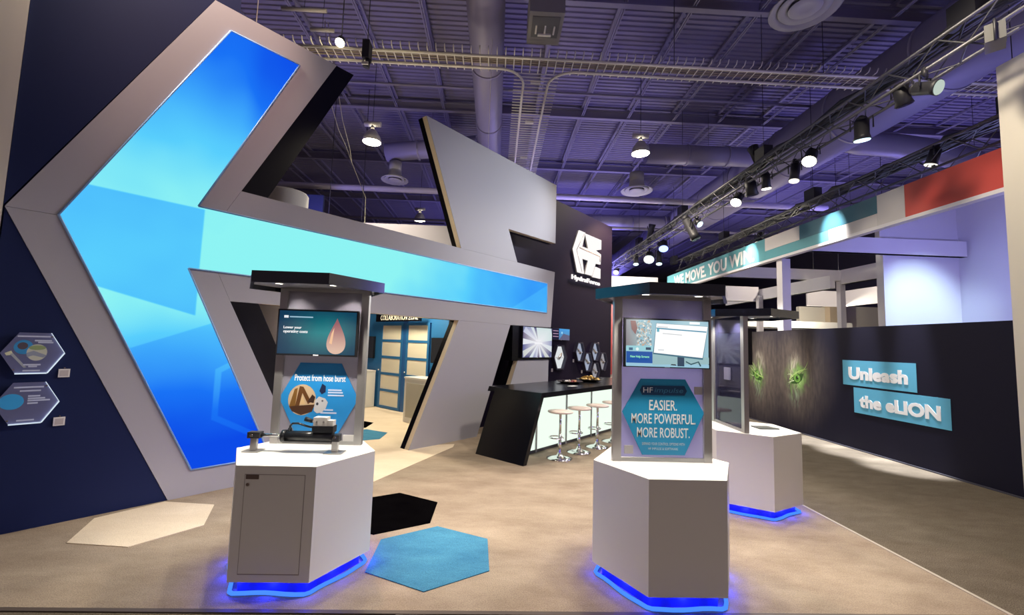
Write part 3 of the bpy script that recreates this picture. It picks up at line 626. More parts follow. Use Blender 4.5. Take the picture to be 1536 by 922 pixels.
o = tag(MB().box(-.10, .10, -.05, .05, 0, .004).build('napkin', CARD), 'white paper card lying on the bar before the platter', 'napkin'); o.location = (1.40, 7.66, .986); o.rotation_euler.z = WROT

# ================================================================== kiosks
BLUELED = emis('blue_led', (.05, .19, 1), 1.5)
def kiosk(name, label, c, rot, py, sheet_m, door=False, pw=.352):
    t = thing(name, label, 'kiosk', (c[0], c[1], .006), rot); R = .525
    MB().slab(hexpts(R), .095, .834).build('pedestal', WHITE, t)
    MB().slab(hexpts(R-.075), 0, .094).build('plinth', mat('plinth', (.03, .03, .40), .5), t)
    rp_ = hexpts(R-.022); ph = random.random()*6; path = []
    for i in range(6):
        a, b = rp_[i], rp_[(i+1) % 6]
        for j in range(8):
            u = .04+.92*j/7; w_ = 1-.035*math.sin(ph+i*1.7+u*5)*math.sin(PI*u); path.append(((a[0]+(b[0]-a[0])*u)*w_, (a[1]+(b[1]-a[1])*u)*w_, .016))
    MB().tube(path+[path[0]], .013, 8).build('light_rope', BLUELED, t)
    for i in range(6):
        a, b = rp_[i], rp_[(i+1) % 6]
        l = lamp('POINT', ((a[0]+b[0])/2*.985, (a[1]+b[1])/2*.985, .05), 1.5, (.015, .03, 1), None, radius=.03, name='rope_glow'); l.parent = t
        l = lamp('POINT', (a[0]*.97, a[1]*.97, .05), 1.2, (.015, .03, 1), None, radius=.03, name='rope_glow'); l.parent = t
    for sx in (-1, 1): MB().box(sx*pw-.031, sx*pw+.031, py-.025, py+.025, .834, 2.095).build('post', ALU, t)
    MB().box(-pw+.031, pw-.031, py-.02, py+.02, .834, .862).build('bottom_rail', ALU, t)
    MB().box(-pw+.031, pw-.031, py-.02, py+.02, 2.075, 2.095).build('top_rail', ALU, t)
    MB().box(-pw+.031, pw-.031, py-.005, py+.005, .864, 2.074).build('backing_sheet', sheet_m, t)
    cp = MB().ring(hexpts(R+.003), hexpts(R-.022), 2.064, 2.144).build('canopy', CANOPY, t)
    MB().slab(hexpts(R-.024), 2.10, 2.143).build('soffit', SOFFIT, cp)
    for (x, y) in ((-.20, -.20), (.20, -.20), (-.22, .20), (.22, .20)):
        if abs(y-py) < .06: y += .09
        d = MB().lathe([(.030, 2.085), (.042, 2.088), (.042, 2.10)], 18, (x, y)).build('downlight', ALU, cp)
        MB().lathe([(.001, 2.090), (.029, 2.088)], 18, (x, y)).build('downlight_lens', emis('downlight_glow', (1, .93, .78), 9), cp)
        l = lamp('SPOT', (x, y, 2.07), 48.0, (1, .93, .80), None, 110, .6, .03, 'downlight_beam'); l.parent = t; 
    if door:
        yf = -R*math.sin(PI/3)
        MB().box(-.197, .193, yf-.0025, yf-.0002, .147, .778).build('cabinet_door', mat('white_door', (.74, .73, .71), .45), t)
        LINE = mat('door_gap', (.34, .30, .29), .8)
        for (a, b, e, f) in ((-.199, -.196, .147, .780), (.192, .195, .147, .780), (-.199, .195, .777, .780), (-.199, .195, .144, .150)): MB().box(a, b, yf-.0032, yf-.0005, e, f).build('door_gap', LINE, t)
        MB().box(-.190, -.107, yf-.006, yf-.0025, .749, .777).build('name_plate', mat('plate_brown', (.13, .09, .08), .5), t)
        MB().cyl((-.175, yf-.010, .715), (-.175, yf-.002, .715), .010, n=14).build('lock', mat('lock_metal', (.25, .2, .18), .35, .6), t)
    return t
# ---- left kiosk
KL = (-1.425, 3.455); kl = kiosk('display_kiosk', 'white hexagonal kiosk with cabinet door, left of the blue carpet hexagon', KL, 0, .19, GREYFILM, True, .334)
hx = [(.165, 1.487), (.318, 1.20), (.160, .90), (-.165, .90), (-.318, 1.195), (-.168, 1.487)]
ps = MB().prism(hx, .178, .184).build('poster', POSTER, kl)
words('Protect from hose burst', -.205, .207, 1.338, 1.392, .177, INK_W, ps, .008, .001)
k = Ink(.1772)
k.disc(-.135, 1.185, .112, .125, srgb(190, 165, 135)); k.poly([(-.235, 1.13), (-.2, 1.27), (-.175, 1.28), (-.19, 1.10)], srgb(120, 85, 40)); k.poly([(-.19, 1.12), (-.16, 1.295), (-.13, 1.29), (-.06, 1.17), (-.085, 1.15), (-.135, 1.24), (-.16, 1.11)], srgb(95, 60, 30))
k.poly([(-.235, 1.13), (-.03, 1.15), (-.05, 1.09), (-.135, 1.062), (-.21, 1.09)], srgb(70, 45, 30)); k.poly([(-.09, 1.17), (-.055, 1.23), (-.03, 1.21), (-.04, 1.16)], srgb(50, 32, 28)); k.poly([(-.15, 1.15), (-.135, 1.22), (-.105, 1.15)], srgb(205, 175, 130))
k.poly([(-.035, 1.10), (-.03, 1.18), (.0, 1.215), (.05, 1.20), (.075, 1.17), (.06, 1.12), (.03, 1.085), (-.01, 1.08)], srgb(190, 190, 195)); k.disc(-.01, 1.155, .010, .012, srgb(40, 45, 60)); k.disc(.03, 1.18, .008, .008, srgb(90, 90, 100))
k.poly([(.0, 1.26), (.02, 1.32), (.05, 1.30), (.05, 1.25), (.02, 1.235)], srgb(25, 35, 70))
for (x0, x1, z0) in ((.07, .18, 1.263), (.07, .19, 1.243), (.07, .20, 1.22), (.05, .12, 1.102), (.02, .15, 1.078)): k.rect(x0, x1, z0, z0+.012, srgb(190, 205, 235))
k.build('print', PRINT, ps)
MB().box(.213, .320, .176, .183, .862, .912).build('card', CARD, kl)
def drop(k, w, h):
    n = 8; x0 = -w/2
    for i in range(n):
        a, b = x0+w*i/n, x0+w*(i+1)/n
        f = lambda u: max(0., 1-abs(u-.05)/.33)
        for j in range(4):
            e, g = -h/2+h*j/4, -h/2+h*(j+1)/4
            q = lambda u, z: (lambda t_: (.002+.004*t_, .035+.20*t_, .085+.17*t_))(f(u)*max(.1, 1-abs(z)/(h*.6)))
            k.poly([(a, e), (b, e), (b, g), (a, g)], (q(a, e), q(b, e), q(b, g), q(a, g)))
    c = [(.155+.108*math.sin(t_)*math.sin(t_/2)**1.5, -.022+.145*math.cos(t_)) for t_ in [2*PI*i/40 for i in range(40)]]
    cs = tuple((lambda m_: (.30+.42*m_, .10+.38*m_, .12+.25*m_))(min(1, max(0, (.06-z)/.2))) for x, z in c); c = [(x, z) for x, z in c]
    k.poly(c, cs); k.poly([(.10, -.08), (.115, -.0), (.135, .045), (.128, -.03), (.122, -.09)], srgb(240, 190, 150))
    k.rect(-.27, -.235, .115, .135, srgb(230, 235, 240)); k.rect(-.225, -.04, .119, .129, srgb(150, 190, 210))
m_, s_ = monitor('kiosk_monitor', 'monitor with the pinkish oil drop on the left kiosk', (KL[0]-.012, KL[1]+.085, 1.739), 0, .640, .372, drop, .04)
words('Lower your', -.268, -.125, .022, .050, -.004, emis('screen_white', (1, 1, 1), 1.0), s_, .02, .001); words('operating costs', -.268, -.075, -.012, .018, -.004, MATS['screen_white'], s_, .02, .001)

# hydraulic cylinder demo on the left kiosk
Z0 = .841; hy = thing('hydraulic_cylinder', 'black hydraulic cylinder on two steel feet with a valve block, on the left kiosk', 'cylinder', (KL[0]-.02, 3.375, Z0))
for (x, w) in ((-.335, .06), (.265, .065)):
    MB().box(x-w, x+w, -.055, .055, 0, .006).build('foot_plate', ALU, hy)
    MB().box(x-.022, x+.022, -.014, .014, .006, .115).build('foot_upright', ALU, hy)
MB().box(-.375, -.285, -.03, .03, .098, .142).build('rod_eye', RIG, hy); MB().box(.235, .30, -.03, .03, .085, .135).build('end_clevis', RIG, hy)
for x in (-.345, .268): MB().cyl((x, -.034, .118), (x, .034, .118), .010, n=12).build('pin', CHROME, hy)
MB().cyl((-.29, 0, .118), (-.12, 0, .118), .013, n=14).build('rod', CHROME, hy)
CYL = mat('cylinder_black', (.012, .014, .018), .3)
MB().cyl((-.125, 0, .115), (.245, 0, .115), .040, n=24).build('barrel', CYL, hy); MB().cyl((-.13, 0, .115), (-.10, 0, .115), .046, n=24).build('gland', CYL, hy)
MB().box(-.115, .24, -.03, .03, .068, .082).build('side_tube', mat('tube_grey', (.25, .25, .25), .4, .5), hy)
MB().box(.10, .255, -.04, .04, .15, .20).build('valve_base', CYL, hy)
vb = MB().box(.105, .205, -.035, .035, .20, .262).build('valve_block', mat('valve_white', (.72, .70, .66), .4), hy); MB().box(.205, .25, -.03, .03, .20, .24).build('side_block', MATS['valve_white'], vb)
for x in (.13, .18): MB().cyl((x, -.037, .23), (x, -.034, .23), .008, n=10).build('port', ALU, vb)
MB().tube([(-.075, 0, .15), (-.078, 0, .19), (-.06, 0, .208), (-.02, 0, .21), (.03, 0, .195), (.07, 0, .185), (.105, 0, .185)], .008, 8).build('hose', CYL, hy); MB().cyl((-.078, 0, .15), (-.078, 0, .175), .013, n=10).build('hose_fitting', CYL, hy)
MB().cyl((.03, .0, .245), (.085, .0, .228), .018, .014, n=12).build('solenoid_plug', CYL, hy); MB().cyl((.085, 0, .228), (.105, 0, .222), .008, n=8).build('plug_tip', ALU, hy)

# ---- middle kiosk
KM = (1.305, 3.33); km = kiosk('display_kiosk', 'white hexagonal kiosk with the teal three line poster, nearest on the right', KM, 0, 0, FILM)
hx = [(.178, 1.460), (.325, 1.205), (.172, .886), (-.156, .884), (-.313, 1.203), (-.170, 1.457)]
ps = MB().prism(hx, -.018, -.010).build('poster', POSTER2, km)
bd = MB().prism([(-.178, 1.37), (-.16, 1.405), (.17, 1.41), (.19, 1.37), (.17, 1.336), (-.16, 1.334)], -.021, -.018).build('title_plate', mat('title_navy', (.006, .05, .14), .45), ps)
words('HF', -.152, -.078, 1.352, 1.392, -.0212, INK_W, ps, .0, .001); words('impulse', -.065, .160, 1.343, 1.392, -.0212, mat('ink_teal', (.05, .22, .40), .5), ps, .0, .001, .2)
for (s, a, b, e, f) in (('EASIER.', -.104, .113, 1.219, 1.298), ('MORE POWERFUL.', -.242, .256, 1.118, 1.194), ('MORE ROBUST.', -.198, .211, 1.014, 1.089)): words(s, a, b, e, f, -.0182, INK_W, ps, .008, .001)
words('EXPAND YOUR CONTROL OPTIONS WITH', -.158, .172, .957, .977, -.0182, INK_G, ps, .0, .001); words('HF IMPULSE & SOFTWARE', -.110, .120, .922, .940, -.0182, INK_G, ps, .0, .001)
for (a, b, e, f) in ((.253, .317, 1.345, 1.405), (-.292, -.224, .888, .950)): MB().box(a, b, -.010, -.006, e, f).build('blank_sticker', mat('sticker_grey', (.50, .48, .50), .6), km)
def helpscr(k, w, h):
    k.rect(-w/2, w/2, -h/2, h/2, srgb(150, 190, 205)); k.poly([(-w/2, -.03), (-.22, -.03), (-.22, h/2), (-w/2, h/2)], (srgb(130, 120, 125), srgb(150, 170, 175), srgb(170, 190, 195), srgb(140, 140, 150)))
    for i in range(190):
        x = random.uniform(-.235, -.125); z = random.uniform(-.02, .165); s = random.uniform(.002, .009); k.rect(x-s, x+s, z-s, z+s, random.choice([srgb(180, 190, 185), srgb(205, 215, 215), srgb(120, 140, 150), srgb(190, 165, 145), srgb(130, 175, 190), srgb(225, 225, 220)]))
    k.poly([(-.28, .10), (-.25, .06), (-.235, .11), (-.25, .165), (-.29, .165)], srgb(135, 95, 95)); k.rect(-w/2, -.115, -.065, -.025, srgb(150, 205, 215)); k.rect(-.30, -.27, -.06, -.04, srgb(60, 100, 130)); k.rect(-.17, -.13, -.055, -.035, srgb(50, 70, 95)); k.disc(-.235, -.05, .012, .012, srgb(225, 240, 240))
    k.rect(-w/2, -.118, -.155, -.068, srgb(20, 80, 160)); k.rect(-w/2, .32, -.18, -.155, srgb(150, 195, 215))
    k.poly([(-.118, -.165), (.32, -.15), (.32, -.10), (-.118, -.07)], srgb(150, 185, 190))
    k.poly([(.075, -.172), (.128, -.172), (.128, -.10), (.075, -.10)], srgb(40, 65, 90)); k.poly([(.02, -.165), (.07, -.168), (.06, -.158), (.03, -.157)], srgb(35, 40, 50)); k.poly([(.14, -.13), (.18, -.15), (.24, -.13), (.26, -.165), (.25, -.17), (.235, -.14), (.18, -.16), (.14, -.14)], srgb(45, 80, 90))
    k.poly([(-.115, -.085), (-.09, .152), (.315, .138), (.272, -.118)], srgb(65, 110, 130)); k.poly([(-.108, -.074), (-.088, .150), (.312, .136), (.270, -.104)], srgb(255, 255, 255))
    k.poly([(-.090, .118), (-.088, .108), (.300, .090), (.302, .100)], srgb(70, 140, 170)); k.rect(-.085, -.066, .085, .11, srgb(90, 170, 190)); k.poly([(-.04, .077), (-.04, .071), (.11, .063), (.11, .069)], srgb(190, 195, 200)); k.rect(-.075, -.03, -.055, -.05, srgb(170, 180, 190)); k.poly([(-.08, .128), (-.08, .122), (0, .119), (0, .125)], srgb(190, 195, 200))
    k.rect(.17, .25, .150, .168, srgb(240, 245, 245))
m_, s_ = monitor('kiosk_monitor', 'monitor showing a tilted white page on the middle kiosk', (KM[0]+.015, KM[1]-.072, 1.740), 0, .665, .375, helpscr, .035)
words('New Help Screens', -.290, -.145, -.120, -.098, -.0125, emis('screen_green', (.35, 1, .55), 1.0), s_, .01, .001)
# ---- rear kiosk
KR = (2.88, 4.87); kr = kiosk('display_kiosk', 'white hexagonal kiosk behind the middle one, seen from its glass back', KR, math.radians(87), .19, GLASS)
ps = MB().prism([(.17, 1.46), (.32, 1.20), (.165, .90), (-.165, .90), (-.32, 1.20), (-.17, 1.46)], .178, .184).build('poster', mat('poster_back', (.03, .04, .12), .4), kr)
MB().box(-.06, .06, .196, .215, 1.36, 1.50).build('junction_box', mat('box_grey', (.18, .18, .28), .5), kr)
def plain(k, w, h): k.rect(-w/2, w/2, -h/2, h/2, srgb(120, 160, 200))
p = Vector((KR[0], KR[1], 0))+Vector((math.cos(math.radians(87))*0-math.sin(math.radians(87))*.09, math.sin(math.radians(87))*0+math.cos(math.radians(87))*.09, 0))
monitor('kiosk_monitor', 'monitor seen edge on at the back of the rear kiosk', (p.x, p.y, 1.74), math.radians(87), .65, .375, plain)
o = tag(MB().slab([(2.965, 4.915), (3.16, 4.925), (3.20, 4.765), (2.965, 4.75)], .841, .850).build('tablet', mat('tablet_grey', (.10, .11, .10), .3)), 'flat dark tablet lying on the rear kiosk top', 'tablet')

# ================================================================== meeting area behind the portal
RX = Vector(onW(5.08, 0)); RR = -WA
rl = struct(MB().box(-6, -.8, .0, .12, 0, 2.75).build('wall_inner', BLUEP)); rl.location = RX; rl.rotation_euler.z = RR
def pane_door(n, x0, x1):
    d = struct(thing('door_%d' % n, None, None, RX, RR))
    MB().box(x0, x0+.07, -.05, -.002, .02, 2.12).build('stile', BLUEP, d); MB().box(x1-.07, x1, -.05, -.002, .02, 2.12).build('stile', BLUEP, d)
    z = .02; h = (2.12-.02-.06*6)/5
    for i in range(6): MB().box(x0+.07, x1-.07, -.05, -.002, z+i*(h+.06), z+i*(h+.06)+.06).build('rail', BLUEP, d)
    for i in range(5): MB().box(x0+.07, x1-.07, -.035, -.012, z+.06+i*(h+.06), z+(i+1)*(h+.06)).build('pane', FROST, d)
    MB().cyl((x0+.03, -.09, .95), (x0+.03, -.05, .95), .02, n=10).build('door_knob', CHROME, d)
pane_door(1, -4.06, -3.14); pane_door(2, -3.0, -2.14)
MB().box(-3.138, -3.002, -.045, -.002, 0, 2.16).build('door_post', mat('deep_blue', (.015, .09, .30), .5), rl)
sg = thing('hanging_sign', 'black overhead sign lettered collaboration zone', 'sign', onW(0, 0), 0)
sg.location = RX; sg.rotation_euler.z = RR
MB().box(-3.93, -2.2, -.30, -.24, 2.14, 2.33).build('board', BLACK, sg)
words('COLLABORATION ZONE', -3.72, -2.26, 2.175, 2.295, -.3, mat('sign_cream', (.8, .75, .62), .5, emit=(.8, .75, .6), strength=.3), sg, .0, .004)
for x in (-3.85, -2.28): MB().cyl((x, -.27, 2.33), (x, -.27, 2.75), .01, n=5).build('hanger_rod', RIG, sg)
def cabinet(label, x0, x1, y0, y1, h, recess=False):
    t = thing('cabinet', label, 'cabinet', RX, RR)
    MB().box(x0, x1, y0, y1, .01, h-.03).build('carcass', WHITE, t); MB().box(x0-.01, x1+.01, y0-.015, y1, h-.03, h).build('top', WHITE, t)
    if recess: MB().box(x0+.07, x1-.02, y0-.008, y0-.001, .12, h-.12).build('recess_panel', mat('recess_grey', (.45, .43, .38), .6), t)
    else: MB().box(x0+.02, x1-.02, y0-.012, y0-.001, .05, h-.06).build('door', WHITE, t)
cabinet('white cabinet left of the paned doors under the small television', -4.95, -4.18, -.45, -.06, .92)
cabinet('white cabinet in front of the right paned door', -2.02, -1.3, -.75, -.30, .94, True)
def dark(k, w, h): k.rect(-w/2, w/2, -h/2, h/2, (.012, .012, .015))
for (x, l) in ((-4.62, 'dark television on the blue wall left of the paned doors'), (-1.72, 'dark television on the blue wall right of the paned doors')):
    p = RX+Vector((math.cos(RR)*x, math.sin(RR)*x, 0))-WD*.08; monitor('wall_television', l, (p.x, p.y, 1.5), RR, .62, .56, dark, .05, 'television')
t = thing('round_column', 'cream round column behind the grey bar of the archway', 'column', onW(1.38, -1.25, .01)); MB().lathe([(.001, 0), (.33, 0), (.33, 3.84), (.31, 3.87), (.001, 3.87)], 32).build('shaft', CREAMW, t); MB().lathe([(.34, 0), (.34, .10), (.332, .11)], 32).build('base_ring', WHITE, t)
o = tag(MB().box(-.6, -.02, -.05, .05, 0, 3.9).build('partition_panel', CREAMW), 'cream partition panel left of the round column', 'partition'); o.location = onW(1.06, -1.3, .01); o.rotation_euler.z = WROT
fsc = tag(MB().box(-5.4, -1.2, 13.0, 13.1, 2.9, 5.23).build('fascia_panel', GREYW), 'grey fascia board far behind the archway bar', 'fascia')
tag(MB().box(-8.4, -5.45, 13.2, 13.3, 0, 6.1).build('partition_panel', mat('deep_navy', (.03, .04, .12), .6)), 'dark navy partition far behind the archway', 'partition')
tag(MB().tube([(-3.95, 9, 8.6), (-3.67, 9, 6.65), (-3.5, 9, 6.15), (-3.31, 9, 5.77), (-3.185, 9, 5.46), (-2.84, 9, 4.68), (-2.81, 9, 3.4)], .008, 5).tube([(-3.9, 9.05, 8.6), (-3.45, 9.05, 6.4), (-3.25, 9.05, 5.75), (-3.185, 9.02, 5.46)], .009, 5).build('hanging_cable', STEEL), 'thin pale cables hanging from the ceiling behind the archway', 'cable')
lamp('POINT', (-2.2, 9.0, 2.9), 260, (1, .86, .58), None, radius=.25, name='meeting_area_light')
lamp('SPOT', (-1.4, 6.9, 5.0), 240, (1, .88, .62), (-1.2, 6.4, 0), 60, .35, .1, 'meeting_area_light')

# ================================================================== right: black graphic wall along the aisle
AX = 6.53
def eyewall():
    m = bpy.data.materials.new('eye_wall'); m.use_nodes = True; nt = m.node_tree; b = nt.nodes['Principled BSDF']; L = nt.links
    tc = nt.nodes.new('ShaderNodeTexCoord'); mp = nt.nodes.new('ShaderNodeMapping'); mp.inputs['Scale'].default_value = (9, 1, 2.2); L.new(tc.outputs['Object'], mp.inputs[0])
    n = nt.nodes.new('ShaderNodeTexNoise'); n.inputs['Scale'].default_value = 1.6; n.inputs['Detail'].default_value = 6; L.new(mp.outputs[0], n.inputs['Vector'])
    g = None
    for (cx, cz, r) in ((-10.4, 1.15, .9), (-9.2, 1.2, .75)):
        d = nt.nodes.new('ShaderNodeVectorMath'); d.operation = 'DISTANCE'; d.inputs[1].default_value = (cx, 0, cz); L.new(tc.outputs['Object'], d.inputs[0])
        r_ = nt.nodes.new('ShaderNodeMapRange'); r_.interpolation_type = 'SMOOTHSTEP'; r_.inputs[1].default_value = .1; r_.inputs[2].default_value = r+.6; r_.inputs[3].default_value = 1; r_.inputs[4].default_value = 0; L.new(d.outputs['Value'], r_.inputs[0])
        if g is None: g = r_.outputs[0]
        else:
            a = nt.nodes.new('ShaderNodeMath'); a.operation = 'MAXIMUM'; L.new(g, a.inputs[0]); L.new(r_.outputs[0], a.inputs[1]); g = a.outputs[0]
    mu = nt.nodes.new('ShaderNodeMath'); mu.operation = 'MULTIPLY'; L.new(g, mu.inputs[0]); L.new(n.outputs['Fac'], mu.inputs[1])
    rp = nt.nodes.new('ShaderNodeValToRGB'); rp.color_ramp.elements[0].color = (.010, .009, .022, 1); rp.color_ramp.elements[1].color = (.20, .16, .13, 1); rp.color_ramp.elements[1].position = .8; L.new(mu.outputs[0], rp.inputs[0]); col = rp.outputs[0]
    # printed eyes: green fur and pale brow strands, streaked by a stretched, warped noise
    wn = nt.nodes.new('ShaderNodeTexNoise'); wn.inputs['Scale'].default_value = 3.0; wn.inputs['Detail'].default_value = 2; L.new(tc.outputs['Object'], wn.inputs['Vector'])
    wv = nt.nodes.new('ShaderNodeMix'); wv.data_type = 'VECTOR'; wv.inputs['Factor'].default_value = .22; L.new(tc.outputs['Object'], wv.inputs['A']); L.new(wn.outputs['Color'], wv.inputs['B'])
    def streak(scale, th):
        q = nt.nodes.new('ShaderNodeMapping'); q.inputs['Scale'].default_value = scale; q.inputs['Rotation'].default_value = (0, th, 0); L.new(wv.outputs['Result'], q.inputs[0])
        k = nt.nodes.new('ShaderNodeTexNoise'); k.inputs['Scale'].default_value = 1.; k.inputs['Detail'].default_value = 4; L.new(q.outputs[0], k.inputs['Vector'])
        r_ = nt.nodes.new('ShaderNodeMapRange'); r_.inputs[1].default_value = .40; r_.inputs[2].default_value = .66; L.new(k.outputs['Fac'], r_.inputs[0]); return r_.outputs[0]
    def blob(cx, cz, rx, rz, soft=.0):
        q = nt.nodes.new('ShaderNodeMapping'); q.inputs['Location'].default_value = (-cx/rx, 0, -cz/rz); q.inputs['Scale'].default_value = (1/rx, 0, 1/rz); L.new(tc.outputs['Object'], q.inputs[0])
        d = nt.nodes.new('ShaderNodeVectorMath'); d.operation = 'LENGTH'; L.new(q.outputs[0], d.inputs[0])
        r_ = nt.nodes.new('ShaderNodeMapRange'); r_.interpolation_type = 'SMOOTHSTEP'; r_.inputs[1].default_value = soft; r_.inputs[2].default_value = 1; r_.inputs[3].default_value = 1; r_.inputs[4].default_value = 0; L.new(d.outputs['Value'], r_.inputs[0]); return r_.outputs[0]
    def over(col, fac, st, c, amt):
        k = nt.nodes.new('ShaderNodeMath'); k.operation = 'MULTIPLY'; L.new(fac, k.inputs[0]); L.new(st, k.inputs[1])
        k2 = nt.nodes.new('ShaderNodeMath'); k2.operation = 'MULTIPLY'; k2.use_clamp = True; L.new(k.outputs[0], k2.inputs[0]); k2.inputs[1].default_value = amt
        x = nt.nodes.new('ShaderNodeMix'); x.data_type = 'RGBA'; L.new(k2.outputs[0], x.inputs['Factor']); L.new(col, x.inputs['A']); x.inputs['B'].default_value = (*c, 1); return x.outputs['Result']
    S1 = streak((16, 1, 3.5), .12); S2 = streak((9, 1, 7), -.6); S3 = streak((22, 1, 5), .5)
    for cx, cz, f in ((-10.5, 1.12, -1), (-9.15, 1.15, 1)):
        col = over(col, blob(cx-f*.06, cz+.26, .28, .42), S1, (.50, .47, .38), 1.3)
        col = over(col, blob(cx-f*.04, cz-.30, .30, .42), S3, (.22, .29, .20), 1.1)
        col = over(col, blob(cx+f*.04, cz+.02, .50, .44), S2, (.17, .33, .08), 1.7)
        col = over(col, blob(cx+f*.03, cz+.0, .30, .30, .2), S3, (.34, .55, .20), 1.3)
    L.new(col, b.inputs['Base Color']); b.inputs['Roughness'].default_value = .6; b.inputs['Specular IOR Level'].default_value = .15
    return m
wr = struct(MB().box(-11.6, -4.2, 0, .10, 0, 2.19).build('wall_right', eyewall())); wr.location = (AX, 0, 0); wr.rotation_euler.z = -PI/2   # local x = -Y
struct(MB().box(AX-.02, AX, 4.2, 11.6, 0, .02).build('baseboard_right', mat('base_dark', (.05, .05, .07), .6)))
TEAL = mat('banner_teal', (.11, .42, .62), .5)
b1 = MB().prism([(-7.874, 1.59), (-6.46, 1.59), (-6.46, 1.14), (-7.874, 1.14)], -.004, 0).build('label_band', TEAL, wr)
b2 = MB().prism([(-7.644, 1.106), (-5.98, 1.106), (-5.98, .66), (-7.644, .66)], -.004, 0).build('label_band', TEAL, wr)
words('Unleash', -7.745, -6.60, 1.245, 1.47, -.0045, INK_W, b1, .05, .002); words('the eLION', -7.53, -6.12, .765, .985, -.0045, INK_W, b2, .05, .002)
def eye(cx, cz, fl_):
    k = Ink(-.001); rnd = random.Random(3 if fl_ > 0 else 5)
    def rib(p, q, w, bend, col):
        d = (q[0]-p[0], q[1]-p[1]); nx, nz = -d[1], d[0]; L_ = math.hypot(*d) or 1; pts = []
        for i in range(7):
            u = i/6; o_ = bend*math.sin(u*PI); pts.append((p[0]+d[0]*u+nx/L_*o_, p[1]+d[1]*u+nz/L_*o_, w*(1-u)**.7+.001))
        k.poly([(x+nx/L_*ww, z+nz/L_*ww) for x, z, ww in pts]+[(x-nx/L_*ww, z-nz/L_*ww) for x, z, ww in pts[::-1]], col)
    G = [srgb(70, 110, 50), srgb(110, 160, 70), srgb(45, 75, 35), srgb(175, 200, 140), srgb(150, 160, 130), srgb(205, 220, 180)]
    k.poly([(cx-fl_*.20, cz-.13), (cx-fl_*.10, cz+.03), (cx+fl_*.06, cz+.10), (cx+fl_*.24, cz+.11), (cx+fl_*.19, cz-.02), (cx+fl_*.06, cz-.12)], srgb(52, 84, 38))
    k.disc(cx+fl_*.04, cz-.0, .10, .085, srgb(120, 170, 78)); k.disc(cx+fl_*.04, cz+.0, .065, .06, srgb(88, 138, 55)); k.disc(cx+fl_*.04, cz+.01, .028, .04, srgb(22, 36, 16)); k.disc(cx+fl_*.04+.03, cz+.03, .012, .012, srgb(215, 235, 205))
    for i in range(9):
        a = rnd.uniform(0, 2*PI); p = (cx+fl_*.04+.12*math.cos(a), cz+.10*math.sin(a)); u = rnd.uniform(.10, .22); b_ = a+rnd.uniform(-.9, .9)
        rib(p, (p[0]+u*math.cos(b_), p[1]+u*.8*math.sin(b_)), rnd.uniform(.006, .012), rnd.uniform(-.05, .05), rnd.choice(G))
    rib((cx-fl_*.20, cz-.04), (cx+fl_*.36, cz+.22), .016, .05, srgb(165, 195, 115)); rib((cx+fl_*.08, cz+.11), (cx+fl_*.38, cz+.38), .013, -.05, srgb(140, 170, 95)); rib((cx-fl_*.16, cz+.0), (cx-fl_*.02, cz+.44), .014, .04, srgb(185, 190, 150)); rib((cx-fl_*.16, cz-.1), (cx-fl_*.08, cz-.5), .022, -.03, srgb(95, 125, 70))
    k.build('eye_print', PRINT, wr)
eye(-10.5, 1.12, -1); eye(-9.15, 1.15, 1)

# ================================================================== right: neighbouring booth with header
HX = 6.64
hd = thing('booth_header', 'long header board of teal, white and red panels over the aisle wall', 'header', (HX, 0, 0), -PI/2)
HB, HT = 3.93, 4.50
RED = mat('header_red', (.56, .075, .06), .5); HW = mat('header_white', (.62, .60, .60), .5); HT1 = mat('header_teal', (.10, .34, .40), .5); HT2 = mat('header_deep_teal', (.045, .165, .23), .5)
def hp(y0, y1, z0, z1, m): MB().box(-y1, -y0, 0, .12, z0, z1).build('header_panel', m, hd)
hp(3.2, 6.63, HB+.03, HT, RED); hp(6.634, 7.14, HB+.03, HT, HW); hp(7.144, 9.08, 4.185, HT, HT2); hp(7.144, 8.25, HB+.03, 4.181, HW); hp(8.254, 10.3, HB+.03, 4.181, HT1); hp(9.084, 10.3, 4.185, HT, HW); hp(10.304, 16.4, HB+.03, HT, HT1)
MB().box(-16.4, -3.2, -.005, .125, HB-.03, HB+.028).build('bottom_strip', WHITEW, hd)
words('WE MOVE. YOU WIN.', -15.75, -10.75, 4.02, 4.40, -.001, INK_W, hd, .03, .004)
def post(label, x, y, z1, w=.22, m=WHITEW):
    t = thing('booth_post', label, 'post', (x, y, 0)); MB().box(-w/2, w/2, -w/2, w/2, .02, z1).build('shaft', m, t); MB().box(-w/2-.03, w/2+.03, -w/2-.03, w/2+.03, 0, .02).build('base_plate', ALU, t)
post('white square post carrying the teal header', 6.79, 9.85, 3.895, .20)
post('slim white post at the corner of the far white frame', 10.80, 13.0, 3.97, .16)
post('thin white post far behind the teal lettering', 9.5, 15.1, 3.7, .16)
def beam(label, p0, p1, z0, z1, w=.14):
    p0 = Vector((*p0, 0)); d = Vector((*p1, 0))-p0; t = thing('booth_beam', label, 'beam', (p0.x, p0.y, 0), math.atan2(d.y, d.x)); MB().box(0, d.length, -w/2, w/2, z0, z1).build('board', WHITEW, t); MB().box(0, d.length, -w/2-.004, w/2+.004, z0, z0+.025).build('lower_edge', WHITE, t)
beam('white cross beam running from the header to the lit booth corner', (6.9, 9.85), (11.3, 9.85), 4.12, 4.50)
beam('white far beam of the second frame, parallel to the camera', (6.8, 13.0), (10.88, 13.0), 3.97, 4.31)
beam('white far beam of the second frame, running toward the camera', (10.80, 12.9), (10.80, 10.2), 3.86, 4.31)
beam('white beam further back at an angle behind the header post', (9.63, 17.5), (9.65, 11.9), 3.56, 3.95)
beam('short white beam end behind the middle kiosk canopy', (8.35, 15.3), (9.55, 15.3), 3.5, 4.04)
